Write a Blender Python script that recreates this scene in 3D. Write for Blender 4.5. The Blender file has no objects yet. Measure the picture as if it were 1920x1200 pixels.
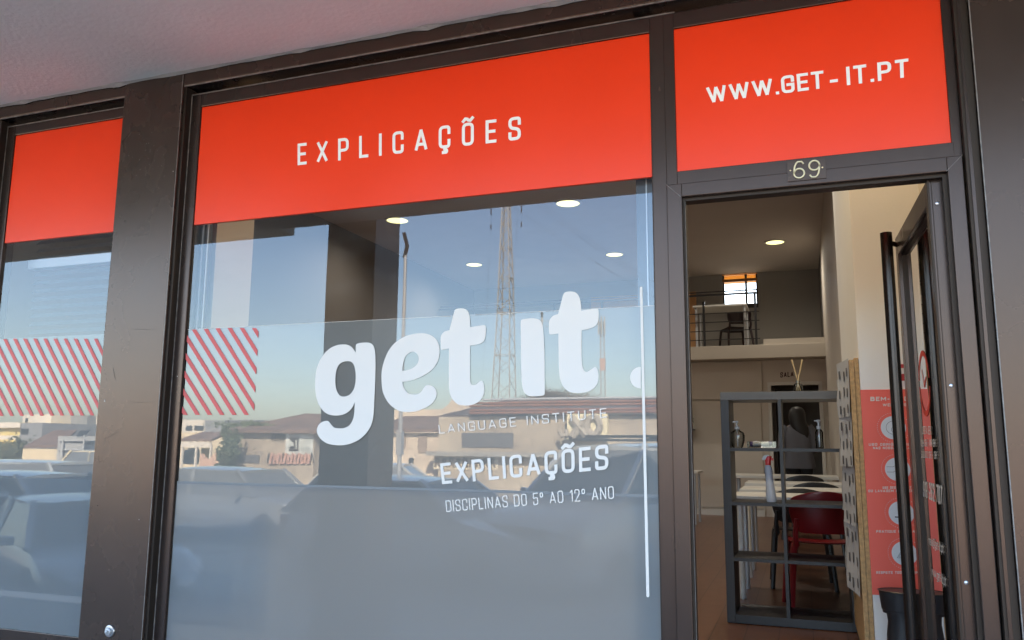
import bpy, bmesh, random
from math import *
from mathutils import Vector, Matrix
from mathutils.geometry import tessellate_polygon
random.seed(7)
S = bpy.context.scene

# ------------------------------------------------------------ camera
FPX, YAW, PIT, ROL = 1503.37, radians(19.873), radians(8.768), radians(.4164)
CAM = Vector((0, -3.0, 1.5))
_f = Vector((-sin(YAW)*cos(PIT), cos(YAW)*cos(PIT), sin(PIT)))
_r = Vector((cos(YAW), sin(YAW), 0)); _u = _r.cross(_f)
R2 = _r*cos(ROL)+_u*sin(ROL); U2 = -_r*sin(ROL)+_u*cos(ROL)
cd = bpy.data.cameras.new('camera'); co = bpy.data.objects.new('camera', cd)
S.collection.objects.link(co); S.camera = co
co.matrix_world = Matrix(((R2.x, U2.x, -_f.x, CAM.x), (R2.y, U2.y, -_f.y, CAM.y), (R2.z, U2.z, -_f.z, CAM.z), (0, 0, 0, 1)))
cd.sensor_width = 36; cd.lens = FPX/1920*36; cd.clip_start = .05; cd.clip_end = 3000

# ------------------------------------------------------------ light
SUN_EL, SUN_AZ = radians(37), radians(24)
w = bpy.data.worlds.new('World'); S.world = w; w.use_nodes = True
nt = w.node_tree; bg = nt.nodes['Background']
sk = nt.nodes.new('ShaderNodeTexSky'); sk.sky_type = 'NISHITA'; sk.sun_disc = False
sk.sun_elevation = SUN_EL; sk.sun_rotation = SUN_AZ; sk.dust_density = 1.5; sk.altitude = 50; sk.ozone_density = 1.5
nt.links.new(sk.outputs[0], bg.inputs[0]); bg.inputs[1].default_value = .12
sl = bpy.data.lights.new('sun', 'SUN'); sl.energy = 5.0; sl.angle = radians(.5); sl.color = (1, .86, .68)
so = bpy.data.objects.new('sun', sl); S.collection.objects.link(so)
sd = Vector((sin(SUN_AZ)*cos(SUN_EL), cos(SUN_AZ)*cos(SUN_EL), sin(SUN_EL)))
so.rotation_euler = sd.to_track_quat('Z', 'Y').to_euler()
S.view_settings.view_transform = 'Standard'; S.view_settings.look = 'None'
S.view_settings.gamma = 1; S.view_settings.exposure = 3.0
S.render.engine = 'CYCLES'
S.cycles.max_bounces = 8; S.cycles.transparent_max_bounces = 16; S.cycles.glossy_bounces = 5
S.cycles.caustics_reflective = False; S.cycles.caustics_refractive = False

# ------------------------------------------------------------ pixel -> place (measured from the photograph, real depth given)
def ray(x, y): return R2*((x-960)/FPX)+U2*((600-y)/FPX)+_f
def P(x, y, Y=0.0):
    d = ray(x, y); return CAM+d*((Y-CAM.y)/d.y)
def PZ(x, y, Z):
    d = ray(x, y); return CAM+d*((Z-CAM.z)/d.z)
def PX(x, y, X):
    d = ray(x, y); return CAM+d*((X-CAM.x)/d.x)
def Mr(x, y, Y):            # a thing across the street seen in the glass (plane y = 0)
    p = P(x, y, Y); return Vector((p.x, -p.y, p.z))

# ------------------------------------------------------------ materials
def mat(name, col, rough=.5, metal=0, spec=.5, var=0, vs=6, bump=0, bs=60, coat=0, trans=0, emit=None, es=1, col2=None, stretch=None, tint=(1, 1, 1)):
    m = bpy.data.materials.new(name); m.use_nodes = True; n = m.node_tree; b = n.nodes['Principled BSDF']
    b.inputs['Base Color'].default_value = (*col, 1); b.inputs['Roughness'].default_value = rough
    b.inputs['Metallic'].default_value = metal; b.inputs['Specular IOR Level'].default_value = spec
    b.inputs['Specular Tint'].default_value = (*tint, 1); b.inputs['Coat Weight'].default_value = coat; b.inputs['Transmission Weight'].default_value = trans
    tc = n.nodes.new('ShaderNodeTexCoord'); src = tc.outputs['Object']
    if stretch:
        mp = n.nodes.new('ShaderNodeMapping'); mp.inputs['Scale'].default_value = stretch
        n.links.new(src, mp.inputs[0]); src = mp.outputs[0]
    if var or col2:
        t = n.nodes.new('ShaderNodeTexNoise'); t.inputs['Scale'].default_value = vs; t.inputs['Detail'].default_value = 6
        n.links.new(src, t.inputs['Vector'])
        r = n.nodes.new('ShaderNodeValToRGB'); c2 = col2 or tuple(c*(1-var) for c in col)
        r.color_ramp.elements[0].position = .35; r.color_ramp.elements[1].position = .65
        r.color_ramp.elements[0].color = (*c2, 1); r.color_ramp.elements[1].color = (*col, 1)
        n.links.new(t.outputs[0], r.inputs[0]); n.links.new(r.outputs[0], b.inputs['Base Color'])
        mr = n.nodes.new('ShaderNodeMapRange'); mr.inputs[3].default_value = rough*.85; mr.inputs[4].default_value = min(1, rough*1.15)
        n.links.new(t.outputs[0], mr.inputs[0]); n.links.new(mr.outputs[0], b.inputs['Roughness'])
    if bump:
        t2 = n.nodes.new('ShaderNodeTexNoise'); t2.inputs['Scale'].default_value = bs; t2.inputs['Detail'].default_value = 4
        n.links.new(src, t2.inputs['Vector']); bp = n.nodes.new('ShaderNodeBump'); bp.inputs['Strength'].default_value = bump
        bp.inputs['Distance'].default_value = .01
        n.links.new(t2.outputs[0], bp.inputs['Height']); n.links.new(bp.outputs[0], b.inputs['Normal'])
    if emit:
        b.inputs['Emission Color'].default_value = (*emit, 1); b.inputs['Emission Strength'].default_value = es
    return m
def glassmat(name, f0, tint=(1, 1, 1), rough=0.0, warp=0):
    m = bpy.data.materials.new(name); m.use_nodes = True; n = m.node_tree; n.nodes.remove(n.nodes['Principled BSDF'])
    g = n.nodes.new('ShaderNodeBsdfGlossy'); g.inputs['Roughness'].default_value = rough
    t = n.nodes.new('ShaderNodeBsdfTransparent'); t.inputs[0].default_value = (*tint, 1)
    if warp:
        tc = n.nodes.new('ShaderNodeTexCoord'); nz = n.nodes.new('ShaderNodeTexNoise'); nz.inputs['Scale'].default_value = .9; nz.inputs['Detail'].default_value = 1
        bp = n.nodes.new('ShaderNodeBump'); bp.inputs['Distance'].default_value = .0012; n.links.new(tc.outputs['Object'], nz.inputs[0]); n.links.new(nz.outputs[0], bp.inputs['Height']); n.links.new(bp.outputs[0], g.inputs['Normal'])
    fr = n.nodes.new('ShaderNodeFresnel'); fr.inputs[0].default_value = 1.45
    a = n.nodes.new('ShaderNodeMath'); a.operation = 'ADD'; a.inputs[1].default_value = f0; a.use_clamp = True
    mx = n.nodes.new('ShaderNodeMixShader'); n.links.new(fr.outputs[0], a.inputs[0]); n.links.new(a.outputs[0], mx.inputs[0])
    n.links.new(t.outputs[0], mx.inputs[1]); n.links.new(g.outputs[0], mx.inputs[2]); out = mx
    if warp:      # faint dust and wiping smears
        mp = n.nodes.new('ShaderNodeMapping'); mp.inputs['Rotation'].default_value = (0, .5, 0); mp.inputs['Scale'].default_value = (1, 1, 4)
        n2 = n.nodes.new('ShaderNodeTexNoise'); n2.inputs['Scale'].default_value = 2.2; n2.inputs['Detail'].default_value = 8; n2.inputs['Roughness'].default_value = .7
        mr = n.nodes.new('ShaderNodeMapRange'); mr.inputs[1].default_value = .48; mr.inputs[2].default_value = .85; mr.inputs[3].default_value = .004; mr.inputs[4].default_value = .09
        df_ = n.nodes.new('ShaderNodeBsdfDiffuse'); df_.inputs[0].default_value = (.5, .48, .45, 1); out = n.nodes.new('ShaderNodeMixShader')
        n.links.new(tc.outputs['Object'], mp.inputs[0]); n.links.new(mp.outputs[0], n2.inputs[0]); n.links.new(n2.outputs[0], mr.inputs[0]); n.links.new(mr.outputs[0], out.inputs[0])
        n.links.new(mx.outputs[0], out.inputs[1]); n.links.new(df_.outputs[0], out.inputs[2])
    n.links.new(out.outputs[0], n.nodes['Material Output'].inputs[0]); return m
def filmmat(name, col, tcol, ft, gloss=0):
    m = bpy.data.materials.new(name); m.use_nodes = True; n = m.node_tree; n.nodes.remove(n.nodes['Principled BSDF'])
    d = n.nodes.new('ShaderNodeBsdfDiffuse'); d.inputs[0].default_value = (*col, 1)
    t = n.nodes.new('ShaderNodeBsdfTranslucent'); t.inputs[0].default_value = (*tcol, 1)
    mx = n.nodes.new('ShaderNodeMixShader'); mx.inputs[0].default_value = ft
    n.links.new(d.outputs[0], mx.inputs[1]); n.links.new(t.outputs[0], mx.inputs[2]); out = mx
    if gloss:
        fr = n.nodes.new('ShaderNodeFresnel'); fr.inputs[0].default_value = 1.33; g = n.nodes.new('ShaderNodeBsdfGlossy'); g.inputs['Roughness'].default_value = .0
        ml = n.nodes.new('ShaderNodeMath'); ml.operation = 'MULTIPLY'; ml.inputs[1].default_value = gloss; n.links.new(fr.outputs[0], ml.inputs[0])
        out = n.nodes.new('ShaderNodeMixShader'); n.links.new(ml.outputs[0], out.inputs[0]); n.links.new(mx.outputs[0], out.inputs[1]); n.links.new(g.outputs[0], out.inputs[2])
    n.links.new(out.outputs[0], n.nodes['Material Output'].inputs[0]); return m
def boards(name, c1, c2, w, l, mortar=.004, rough=.35, swap=True, mcol=None):
    m = mat(name, c1, rough); n = m.node_tree; b = n.nodes['Principled BSDF']
    tc = n.nodes.new('ShaderNodeTexCoord'); mp = n.nodes.new('ShaderNodeMapping')
    if swap: mp.inputs['Rotation'].default_value = (0, 0, pi/2)
    br = n.nodes.new('ShaderNodeTexBrick'); br.inputs['Color1'].default_value = (*c1, 1); br.inputs['Color2'].default_value = (*c2, 1)
    br.inputs['Mortar'].default_value = (*(mcol or tuple(c*.3 for c in c1)), 1); br.inputs['Scale'].default_value = 1
    br.inputs['Mortar Size'].default_value = mortar; br.inputs['Brick Width'].default_value = l; br.inputs['Row Height'].default_value = w
    br.inputs['Mortar Smooth'].default_value = .3
    n.links.new(tc.outputs['Object'], mp.inputs[0]); n.links.new(mp.outputs[0], br.inputs['Vector'])
    nz = n.nodes.new('ShaderNodeTexNoise'); nz.inputs['Scale'].default_value = 9; n.links.new(tc.outputs['Object'], nz.inputs['Vector'])
    mm = n.nodes.new('ShaderNodeMixRGB'); mm.blend_type = 'MULTIPLY'; mm.inputs[0].default_value = .4
    n.links.new(br.outputs[0], mm.inputs[1]); n.links.new(nz.outputs[0], mm.inputs[2]); n.links.new(mm.outputs[0], b.inputs['Base Color'])
    return m
BRONZE = mat('bronze_aluminium', (.034, .024, .020), .27, .0, .78, tint=(1, .69, .55), var=.16, vs=3.5)
BRONZE2 = mat('bronze_frame', (.026, .020, .018), .26, .0, .74, tint=(1, .68, .55), var=.12, vs=7, stretch=(1, 1, .3))
DARK = mat('black_gasket', (.014, .012, .011), .5, tint=(1, .75, .6))
EDGE = mat('worn_edge', (.26, .23, .21), .4, var=.5, vs=30)
RED = mat('red_vinyl', (.93, .044, .0012), .31, spec=.42, var=.05, vs=2)
SIGNW = mat('sign_white_vinyl', (.93, .90, .87), .5)
WHITE = mat('white_vinyl', (.74, .68, .62), .5)
REDV = mat('red_stripe_vinyl', (.62, .09, .085), .5)
PANE = glassmat('coated_glass', .068, warp=1)
DOORGLASS = glassmat('door_glass', .07, (.93, .94, .9))
FILM = filmmat('frosted_film', (.30, .30, .285), (.5, .55, .6), .2)
FILM2 = filmmat('dense_frosted_film', (.240, .252, .256), (.86, .92, .98), .38, 2.3)
SEAM = filmmat('film_overlap', (.30, .30, .30), (.5, .55, .6), .25)
SOFFIT = mat('painted_soffit', (.84, .87, .82), .85, var=.14, vs=.9, bump=.22, bs=45, spec=.2)
PUTTY = mat('grey_putty', (.38, .37, .35), .8, bump=.8, bs=40)
CREAM = mat('cream_plaster', (.50, .45, .385), .7, spec=.25, var=.04, vs=2, bump=.05, bs=70)
CREAM2 = mat('beige_board_wall', (.58, .52, .45), .65, var=.06, vs=2)
WALLW = mat('white_plaster', (.84, .81, .76), .7, var=.03, vs=2, bump=.05, bs=70)
CEIL = mat('interior_ceiling_paint', (.55, .50, .45), .85, var=.05, vs=1.5)
CAMEO = mat('grey_wall_paint', (.17, .155, .145), .8, var=.05)
FLOOR = boards('laminate_floor', (.185, .084, .050), (.15, .068, .040), .19, 1.2, .004, .28)
WHITEP = mat('white_laminate', (.62, .60, .56), .4)
STEEL = mat('satin_steel', (.5, .5, .52), .3, 1)
GREYM = mat('grey_painted_tube', (.45, .46, .48), .35, .3)
SHELFM = mat('dark_grey_wood', (.026, .026, .030), .45, var=.35, vs=30, stretch=(1, 1, .1), col2=(.026, .026, .030))
SHELFM2 = mat('shelf_top_grey', (.11, .107, .11), .45, var=.25, vs=30, stretch=(.1, 1, 1))
CHIP = mat('raw_fibreboard', (.62, .38, .17), .8, var=.3, vs=60, bump=.4, bs=200)
PAPER = mat('printed_paper', (.55, .55, .55), .8)
INK = mat('black_ink', (.02, .02, .025), .7)
REDP = mat('poster_red', (.88, .13, .085), .5)
REDC = mat('red_plastic', (.25, .014, .016), .3)
BLACKP = mat('black_plastic', (.018, .018, .020), .38)
BLACKF = mat('black_fabric', (.012, .012, .014), .9)
CLEAR = glassmat('clear_plastic', .06, (.82, .84, .84))
GEL = glassmat('clear_gel', .05, (.72, .74, .74))
WHITEPL = mat('white_plastic', (.72, .73, .75), .35)
FROSTPL = mat('frosted_bottle', (.45, .48, .55), .35, spec=.5)
REDPL = mat('bright_red_plastic', (.70, .02, .02), .35)
PURPLE = mat('purple_plastic', (.12, .08, .25), .4)
GOLD = mat('brass', (.75, .62, .38), .35, .6)
SKIN = mat('skin', (.35, .2, .14), .6)
HAIR = mat('black_hair', (.008, .006, .006), .5)
BLOUSE = mat('grey_blouse', (.11, .11, .13), .9)
LAMP = mat('lamp_diffuser', (.3, .3, .18), .5, emit=(1, .97, .42), es=.24)
TRIM = mat('lamp_trim', (.75, .72, .66), .5)
STICK = mat('reed', (.62, .48, .28), .8)

# ------------------------------------------------------------ builders
def tag(o, label=None, cat=None, group=None, kind=None):
    if label: o['label'] = label
    if cat: o['category'] = cat
    if group: o['group'] = group
    if kind: o['kind'] = kind
    return o
def thing(name, loc, label, cat, group=None):
    o = bpy.data.objects.new(name, None); S.collection.objects.link(o); o.location = loc
    o.empty_display_size = .1; o['off'] = 1; del o['off']
    return tag(o, label, cat, group)
def rootloc(o):
    while o.parent: o = o.parent
    return Vector(o.location)
def link_copy(src, parent=None):
    c = src.copy(); S.collection.objects.link(c); c.parent = parent
    for ch in [x for x in S.objects if x.parent == src]: link_copy(ch, c)
    return c
class MB:
    def __init__(s): s.v = []; s.f = []
    def add(s, vs, fs):
        k = len(s.v); s.v += [Vector(v) for v in vs]; s.f += [tuple(i+k for i in f) for f in fs]; return s
    def box(s, x0, y0, z0, x1, y1, z1):
        x0, x1 = sorted((x0, x1)); y0, y1 = sorted((y0, y1)); z0, z1 = sorted((z0, z1))
        return s.add([(x0, y0, z0), (x1, y0, z0), (x1, y1, z0), (x0, y1, z0), (x0, y0, z1), (x1, y0, z1), (x1, y1, z1), (x0, y1, z1)],
                     [(0, 3, 2, 1), (4, 5, 6, 7), (0, 1, 5, 4), (1, 2, 6, 5), (2, 3, 7, 6), (3, 0, 4, 7)])
    def quad(s, a, b, c, d): return s.add([a, b, c, d], [(0, 1, 2, 3)])
    def bar(s, p, q, w, h=None, up=(0, 0, 1)):
        p = Vector(p); q = Vector(q); h = h or w; d = (q-p).normalized(); up = Vector(up)
        if abs(d.dot(up)) > .95: up = Vector((0, 1, 0))
        a = d.cross(up).normalized()*w/2; b = a.cross(d).normalized()*h/2
        return s.add([p-a-b, p+a-b, p+a+b, p-a+b, q-a-b, q+a-b, q+a+b, q-a+b],
                     [(0, 1, 2, 3), (7, 6, 5, 4), (0, 4, 5, 1), (1, 5, 6, 2), (2, 6, 7, 3), (3, 7, 4, 0)])
    def tube(s, pts, r, n=10, cap=True):
        pts = [Vector(p) for p in pts]; rs = r if isinstance(r, (list, tuple)) else [r]*len(pts)
        k = len(s.v); up = None
        for i, p in enumerate(pts):
            d = (pts[min(i+1, len(pts)-1)]-pts[max(i-1, 0)]).normalized()
            if up is None:
                up = Vector((0, 0, 1)) if abs(d.z) < .9 else Vector((0, 1, 0))
            a = d.cross(up).normalized(); b = a.cross(d).normalized(); up = b
            for j in range(n):
                t = 2*pi*j/n; s.v.append(p+(a*cos(t)+b*sin(t))*rs[i])
        for i in range(len(pts)-1):
            for j in range(n):
                s.f.append((k+i*n+j, k+i*n+(j+1) % n, k+(i+1)*n+(j+1) % n, k+(i+1)*n+j))
        if cap:
            s.f.append(tuple(k+j for j in reversed(range(n)))); e = k+(len(pts)-1)*n; s.f.append(tuple(e+j for j in range(n)))
        return s
    def lathe(s, c, prof, n=20, axis='z', sx=1, sy=1):
        k = len(s.v); c = Vector(c)
        for (r, z) in prof:
            for j in range(n):
                t = 2*pi*j/n; a, b = r*cos(t)*sx, r*sin(t)*sy
                s.v.append(c+(Vector((a, b, z)) if axis == 'z' else Vector((a, z, b)) if axis == 'y' else Vector((z, a, b))))
        for i in range(len(prof)-1):
            for j in range(n): s.f.append((k+i*n+j, k+i*n+(j+1) % n, k+(i+1)*n+(j+1) % n, k+(i+1)*n+j))
        if prof[0][0] > 1e-4: s.f.append(tuple(k+j for j in range(n)))
        if prof[-1][0] > 1e-4: s.f.append(tuple(k+(len(prof)-1)*n+j for j in range(n)))
        return s
    def prism(s, pts, ext):      # pts: 3D polygon (convex or not), ext: vector
        pts = [Vector(p) for p in pts]; ext = Vector(ext); n = len(pts); k = len(s.v)
        s.v += pts+[p+ext for p in pts]
        for t in tessellate_polygon([pts]): s.f.append(tuple(k+i for i in t)); s.f.append(tuple(k+n+i for i in reversed(t)))
        for i in range(n): s.f.append((k+i, k+(i+1) % n, k+n+(i+1) % n, k+n+i))
        return s
    def loft(s, rings, close=True, cap=True):
        k = len(s.v); n = len(rings[0])
        for r in rings: s.v += [Vector(p) for p in r]
        for i in range(len(rings)-1):
            for j in range(n if close else n-1):
                s.f.append((k+i*n+j, k+i*n+(j+1) % n, k+(i+1)*n+(j+1) % n, k+(i+1)*n+j))
        if cap and close: s.f.append(tuple(k+j for j in reversed(range(n)))); e = k+(len(rings)-1)*n; s.f.append(tuple(e+j for j in range(n)))
        return s
    def build(s, name, m, parent=None, bevel=0, smooth=False, seg=2, kind=None, local=False, recalc=True):
        me = bpy.data.meshes.new(name); off = Vector((0, 0, 0)) if (local or not parent) else rootloc(parent)
        me.from_pydata([v-off for v in s.v], [], s.f); bm = bmesh.new(); bm.from_mesh(me)
        if recalc: bmesh.ops.recalc_face_normals(bm, faces=bm.faces)
        if bevel:
            bmesh.ops.remove_doubles(bm, verts=bm.verts, dist=1e-5)
            es = [e for e in bm.edges if len(e.link_faces) == 2 and e.calc_face_angle(0) > .5]
            bmesh.ops.bevel(bm, geom=es, offset=bevel, segments=seg, profile=.6, affect='EDGES', clamp_overlap=True)
        bm.to_mesh(me); bm.free()
        if smooth:
            for p in me.polygons: p.use_smooth = True
            try: me.set_sharp_from_angle(angle=radians(38))
            except Exception: pass
        me.materials.append(m); o = bpy.data.objects.new(name, me); S.collection.objects.link(o)
        if parent: o.parent = parent
        if kind: o['kind'] = kind
        return o
def box(x0, y0, z0, x1, y1, z1): return MB().box(x0, y0, z0, x1, y1, z1)

# ------------------------------------------------------------ stroke lettering
def rnd(pts, closed):
    out = []; n = len(pts)
    for i, p in enumerate(pts):
        r = p[2] if len(p) > 2 else 0; c = Vector(p[:2])
        if r == 0 or (not closed and i in (0, n-1)): out.append(c); continue
        a = Vector(pts[i-1][:2]); b = Vector(pts[(i+1) % n][:2])
        r = min(r, (a-c).length*.5, (b-c).length*.5)
        p0 = c+(a-c).normalized()*r; p2 = c+(b-c).normalized()*r
        for k in range(7):
            t = k/6; q = p0*(1-t)**2+c*2*t*(1-t)+p2*t*t; q2 = c+((q-c)*.88 if 0 < k < 6 else (q-c)); out.append(q2)
    return out
def ribbon(pts, t, closed):
    pts = [p for i, p in enumerate(pts) if i == 0 or (p-pts[i-1]).length > 1e-4]
    if closed and (pts[0]-pts[-1]).length < 1e-4: pts = pts[:-1]
    n = len(pts); L = []; Rr = []
    for i in range(n):
        a = pts[i-1] if (closed or i > 0) else None; b = pts[(i+1) % n] if (closed or i < n-1) else None
        d1 = (pts[i]-a).normalized() if a is not None else (b-pts[i]).normalized()
        d2 = (b-pts[i]).normalized() if b is not None else d1
        n1 = Vector((-d1.y, d1.x)); n2 = Vector((-d2.y, d2.x)); m = n1+n2
        if m.length < 1e-3: m = n1
        m.normalize(); k = 1/max(m.dot(n1), .62); L.append(pts[i]+m*k*t/2); Rr.append(pts[i]-m*k*t/2)
    return L, Rr
O_ = [(0, 0, .28), (0, 1, .28), (1, 1, .28), (1, 0, .28)]
A_ = [(0, [(0, 0), (.5, 1.0), (1, 0)]), (0, [(.2, .27), (.8, .27)])]
C_ = [(1, .70), (1, 1, .28), (0, 1, .28), (0, 0, .28), (1, 0, .28), (1, .30)]
GL = {
'E': (.46, [(0, [(1, 1), (0, 1), (0, 0), (1, 0)]), (0, [(0, .5), (.88, .5)])]), 'X': (.56, [(0, [(0, 1), (1, 0)]), (0, [(1, 1), (0, 0)])]),
'P': (.52, [(0, [(0, 0), (0, 1), (1, 1, .26), (1, .44, .26), (0, .44)])]), 'L': (.44, [(0, [(0, 1), (0, 0), (1, 0)])]),
'I': (0, [(0, [(.5, 1), (.5, 0)])]), 'C': (.52, [(0, C_)]), 'A': (.58, A_), 'O': (.52, [(1, O_)]), '0': (.48, [(1, O_)]),
'Ç': (.52, [(0, C_), (0, [(.5, 0), (.52, -.13), (.74, -.16, .06), (.74, -.28, .06), (.36, -.28)])]),
'Õ': (.52, [(1, O_), (0, [(.0, 1.17), (.22, 1.28), (.42, 1.26), (.58, 1.2), (.78, 1.18), (1, 1.29)])]),
'Á': (.58, A_+[(0, [(.45, 1.18), (.7, 1.34)])]),
'S': (.52, [(0, [(1, .74), (1, 1, .28), (0, 1, .28), (0, .54, .2), (1, .46, .2), (1, 0, .28), (0, 0, .28), (0, .26)])]),
'W': (.86, [(0, [(0, 1), (.26, 0), (.5, .96), (.74, 0), (1, 1)])]), 'V': (.56, [(0, [(0, 1), (.5, 0), (1, 1)])]),
'G': (.54, [(0, [(1, .72), (1, 1, .28), (0, 1, .28), (0, 0, .28), (1, 0, .28), (1, .46), (.52, .46)])]),
'T': (.5, [(0, [(0, 1), (1, 1)]), (0, [(.5, 1), (.5, 0)])]), '.': (0, [(0, [(.5, 0), (.5, .002)])]), '-': (.26, [(0, [(0, .42), (1, .42)])]),
'D': (.54, [(1, [(0, 0), (0, 1), (1, 1, .3), (1, 0, .3)])]), 'N': (.54, [(0, [(0, 0), (0, 1), (1, 0), (1, 1)])]),
'5': (.48, [(0, [(1, 1), (.06, 1), (0, .55), (1, .62, .25), (1, 0, .27), (0, 0, .27), (0, .22)])]),
'º': (.32, [(1, [(0, .62, .16), (0, .98, .16), (1, .98, .16), (1, .62, .16)])]), '1': (.28, [(0, [(0, .8), (1, 1), (1, 0)])]),
'2': (.48, [(0, [(0, .74), (0, 1, .26), (1, 1, .26), (1, .6, .2), (.0, .0), (1.05, 0)])]), 'U': (.53, [(0, [(0, 1), (0, 0, .28), (1, 0, .28), (1, 1)])]),
'B': (.54, [(0, [(0, 0), (0, 1), (.94, 1, .22), (.94, .53, .2), (0, .53)]), (0, [(.5, .53), (1, .53, .22), (1, 0, .24), (0, 0), (0, .1)])]),
'M': (.68, [(0, [(0, 0), (0, 1), (.5, .3), (1, 1), (1, 0)])]), 'F': (.46, [(0, [(1, 1), (0, 1), (0, 0)]), (0, [(0, .5), (.85, .5)])]),
'R': (.54, [(0, [(0, 0), (0, 1), (1, 1, .24), (1, .48, .24), (0, .48)]), (0, [(.5, .48), (1, 0)])]),
'Q': (.54, [(1, O_), (0, [(.6, .22), (1.05, -.1)])]), 'H': (.54, [(0, [(0, 1), (0, 0)]), (0, [(1, 1), (1, 0)]), (0, [(0, .5), (1, .5)])]),
'9': (.48, [(0, [(.0, .2), (0, 0, .26), (1, 0, .26), (1, 1, .27), (0, 1, .27), (0, .42, .25), (1, .42, .1)])]),
'6': (.48, [(0, [(1, .8), (1, 1, .26), (0, 1, .26), (0, 0, .27), (1, 0, .27), (1, .58, .25), (0, .58, .1)])]),
'7': (.46, [(0, [(0, 1), (1, 1), (.3, 0)])]), '4': (.5, [(0, [(.72, 0), (.72, 1), (0, .28), (1, .28)])]),
'3': (.48, [(0, [(0, .8), (0, 1, .24), (1, 1, .24), (1, .54, .2), (.35, .54)]), (0, [(.6, .54), (1, .54, .2), (1, 0, .25), (0, 0, .25), (0, .2)])]),
'|': (0, [(0, [(.5, 1.15), (.5, -.2)])]), 'm': (.72, [(0, [(0, 0), (0, .72)]), (0, [(0, .7), (.5, .7, .16), (.5, 0)]), (0, [(.5, .7), (1, .7, .16), (1, 0)])]),
'a': (.44, [(0, [(.08, .7), (1, .7, .2), (1, 0)]), (0, [(1, .4), (0, .4, .16), (0, 0, .16), (1, 0)])]), 'i': (0, [(0, [(.5, 0), (.5, .74)]), (0, [(.5, .9), (.5, 1)])]),
'g': (.46, [(0, [(1, 0), (0, 0, .2), (0, .7, .2), (1, .7)]), (0, [(1, .74), (1, -.28, .2), (.1, -.28)])]),
'e': (.46, [(0, [(0, .36), (1, .36), (1, .7, .2), (0, .7, .2), (0, 0, .2), (.95, 0)])]), 't': (.34, [(0, [(.35, 1), (.35, 0, .16), (1, 0)]), (0, [(0, .7), (.95, .7)])]),
'p': (.46, [(0, [(0, -.3), (0, .74)]), (0, [(0, .7), (1, .7, .2), (1, 0, .2), (0, 0)])]), 'w': (.66, [(0, [(0, .75), (.26, 0), (.5, .65), (.74, 0), (1, .75)])]),
'@': (.8, [(1, [(.3, .2, .12), (.3, .7, .12), (.68, .7, .12), (.68, .2, .12)]), (0, [(.68, .7), (.72, .16), (1, .2, .1), (1, 1, .3), (0, 1, .3), (0, -.15, .3), (.8, -.15)])]),
}
def text(mb, s, q, t=.14, track=.12, nrm=(0, -1, 0), space=.3, lift=.0):
    """q: 3D corners baseline-left, baseline-right, cap-left, cap-right"""
    q = [Vector(a) for a in q]; nrm = Vector(nrm)
    H = ((q[2]-q[0]).length+(q[3]-q[1]).length)/2; W = (q[1]-q[0]).length/H
    def adv(k): return sum((max(GL[c][0]*k, t) if c != ' ' else space*k) for c in s)+track*k*(len(s)-1)
    lo, hi = .2, 5
    for _ in range(40):
        k = (lo+hi)/2
        if adv(k) > W: hi = k
        else: lo = k
    x = 0; z = lift
    for c in s:
        if c == ' ': x += (space+track)*k; continue
        gw = max(GL[c][0]*k, t)
        segs = GL[c][1]
        if c in 'WVAMNÁ14X7': segs = [(0, [p[:2], q_[:2]], .12) for st_ in segs for p, q_ in zip(st_[1], st_[1][1:])]
        for cl, pts, *ex in segs:
            pp = [(x+t/2+p[0]*(gw-t), t/2+p[1]*(1-t))+tuple(a*min(1, max(k, .7)) for a in p[2:]) for p in pts]
            pr = rnd(pp, cl)
            if not cl:
                e = (ex[0] if ex else .5)*t
                pr[0] = pr[0]+(pr[0]-pr[1]).normalized()*e; pr[-1] = pr[-1]+(pr[-1]-pr[-2]).normalized()*e
            L, Rr = ribbon(pr, t, cl); n = len(L); z += .00012
            cnt_ = [0]
            def m3(p):
                cnt_[0] += 1; u, v = p.x/W, p.y; zc_ = z+(cnt_[0] % n)*.000004; return (q[0]*(1-u)+q[1]*u)*(1-v)+(q[2]*(1-u)+q[3]*u)*v+nrm*zc_
            vs = [m3(p) for p in L]+[m3(p) for p in Rr]
            fs = [(i, i+n, (i+1) % n+n, (i+1) % n) for i in range(n if cl else n-1)]
            mb.add(vs, fs)
        x += gw+track*k
    return mb
def spline(pts, n=4):
    out = []; N = len(pts)
    for i in range(N):
        p0, p1, p2, p3 = (Vector(pts[(i+k) % N][:2]) for k in (-1, 0, 1, 2))
        s1 = len(pts[i]) > 2; s2 = len(pts[(i+1) % N]) > 2
        m1 = Vector((0, 0)) if s1 else (p2-p0)/2; m2 = Vector((0, 0)) if s2 else (p3-p1)/2
        L = (p2-p1).length
        if m1.length > L: m1 = m1.normalized()*L
        if m2.length > L: m2 = m2.normalized()*L
        for k in range(n):
            t = k/n; out.append(p1*(2*t**3-3*t*t+1)+m1*(t**3-2*t*t+t)+p2*(-2*t**3+3*t*t)+m2*(t**3-t*t))
    return out
def filled(mb, loops, y):
    L3 = [[P(p.x, p.y, y) for p in l] for l in loops]; flat = [p for l in L3 for p in l]
    k = len(mb.v); mb.v += flat
    for t in tessellate_polygon(L3): mb.f.append(tuple(k+i for i in t))
    return mb
def clip(poly, x0, x1, z0, z1):
    for ax, lim, sg in ((0, x0, 1), (0, x1, -1), (1, z0, 1), (1, z1, -1)):
        out = []
        for i in range(len(poly)):
            a, b = poly[i-1], poly[i]; da, db = (a[ax]-lim)*sg, (b[ax]-lim)*sg
            if (da >= 0) != (db >= 0):
                t = da/(da-db); out.append((a[0]+(b[0]-a[0])*t, a[1]+(b[1]-a[1])*t))
            if db >= 0: out.append(b)
        poly = out
        if not poly: return []
    return poly
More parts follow.
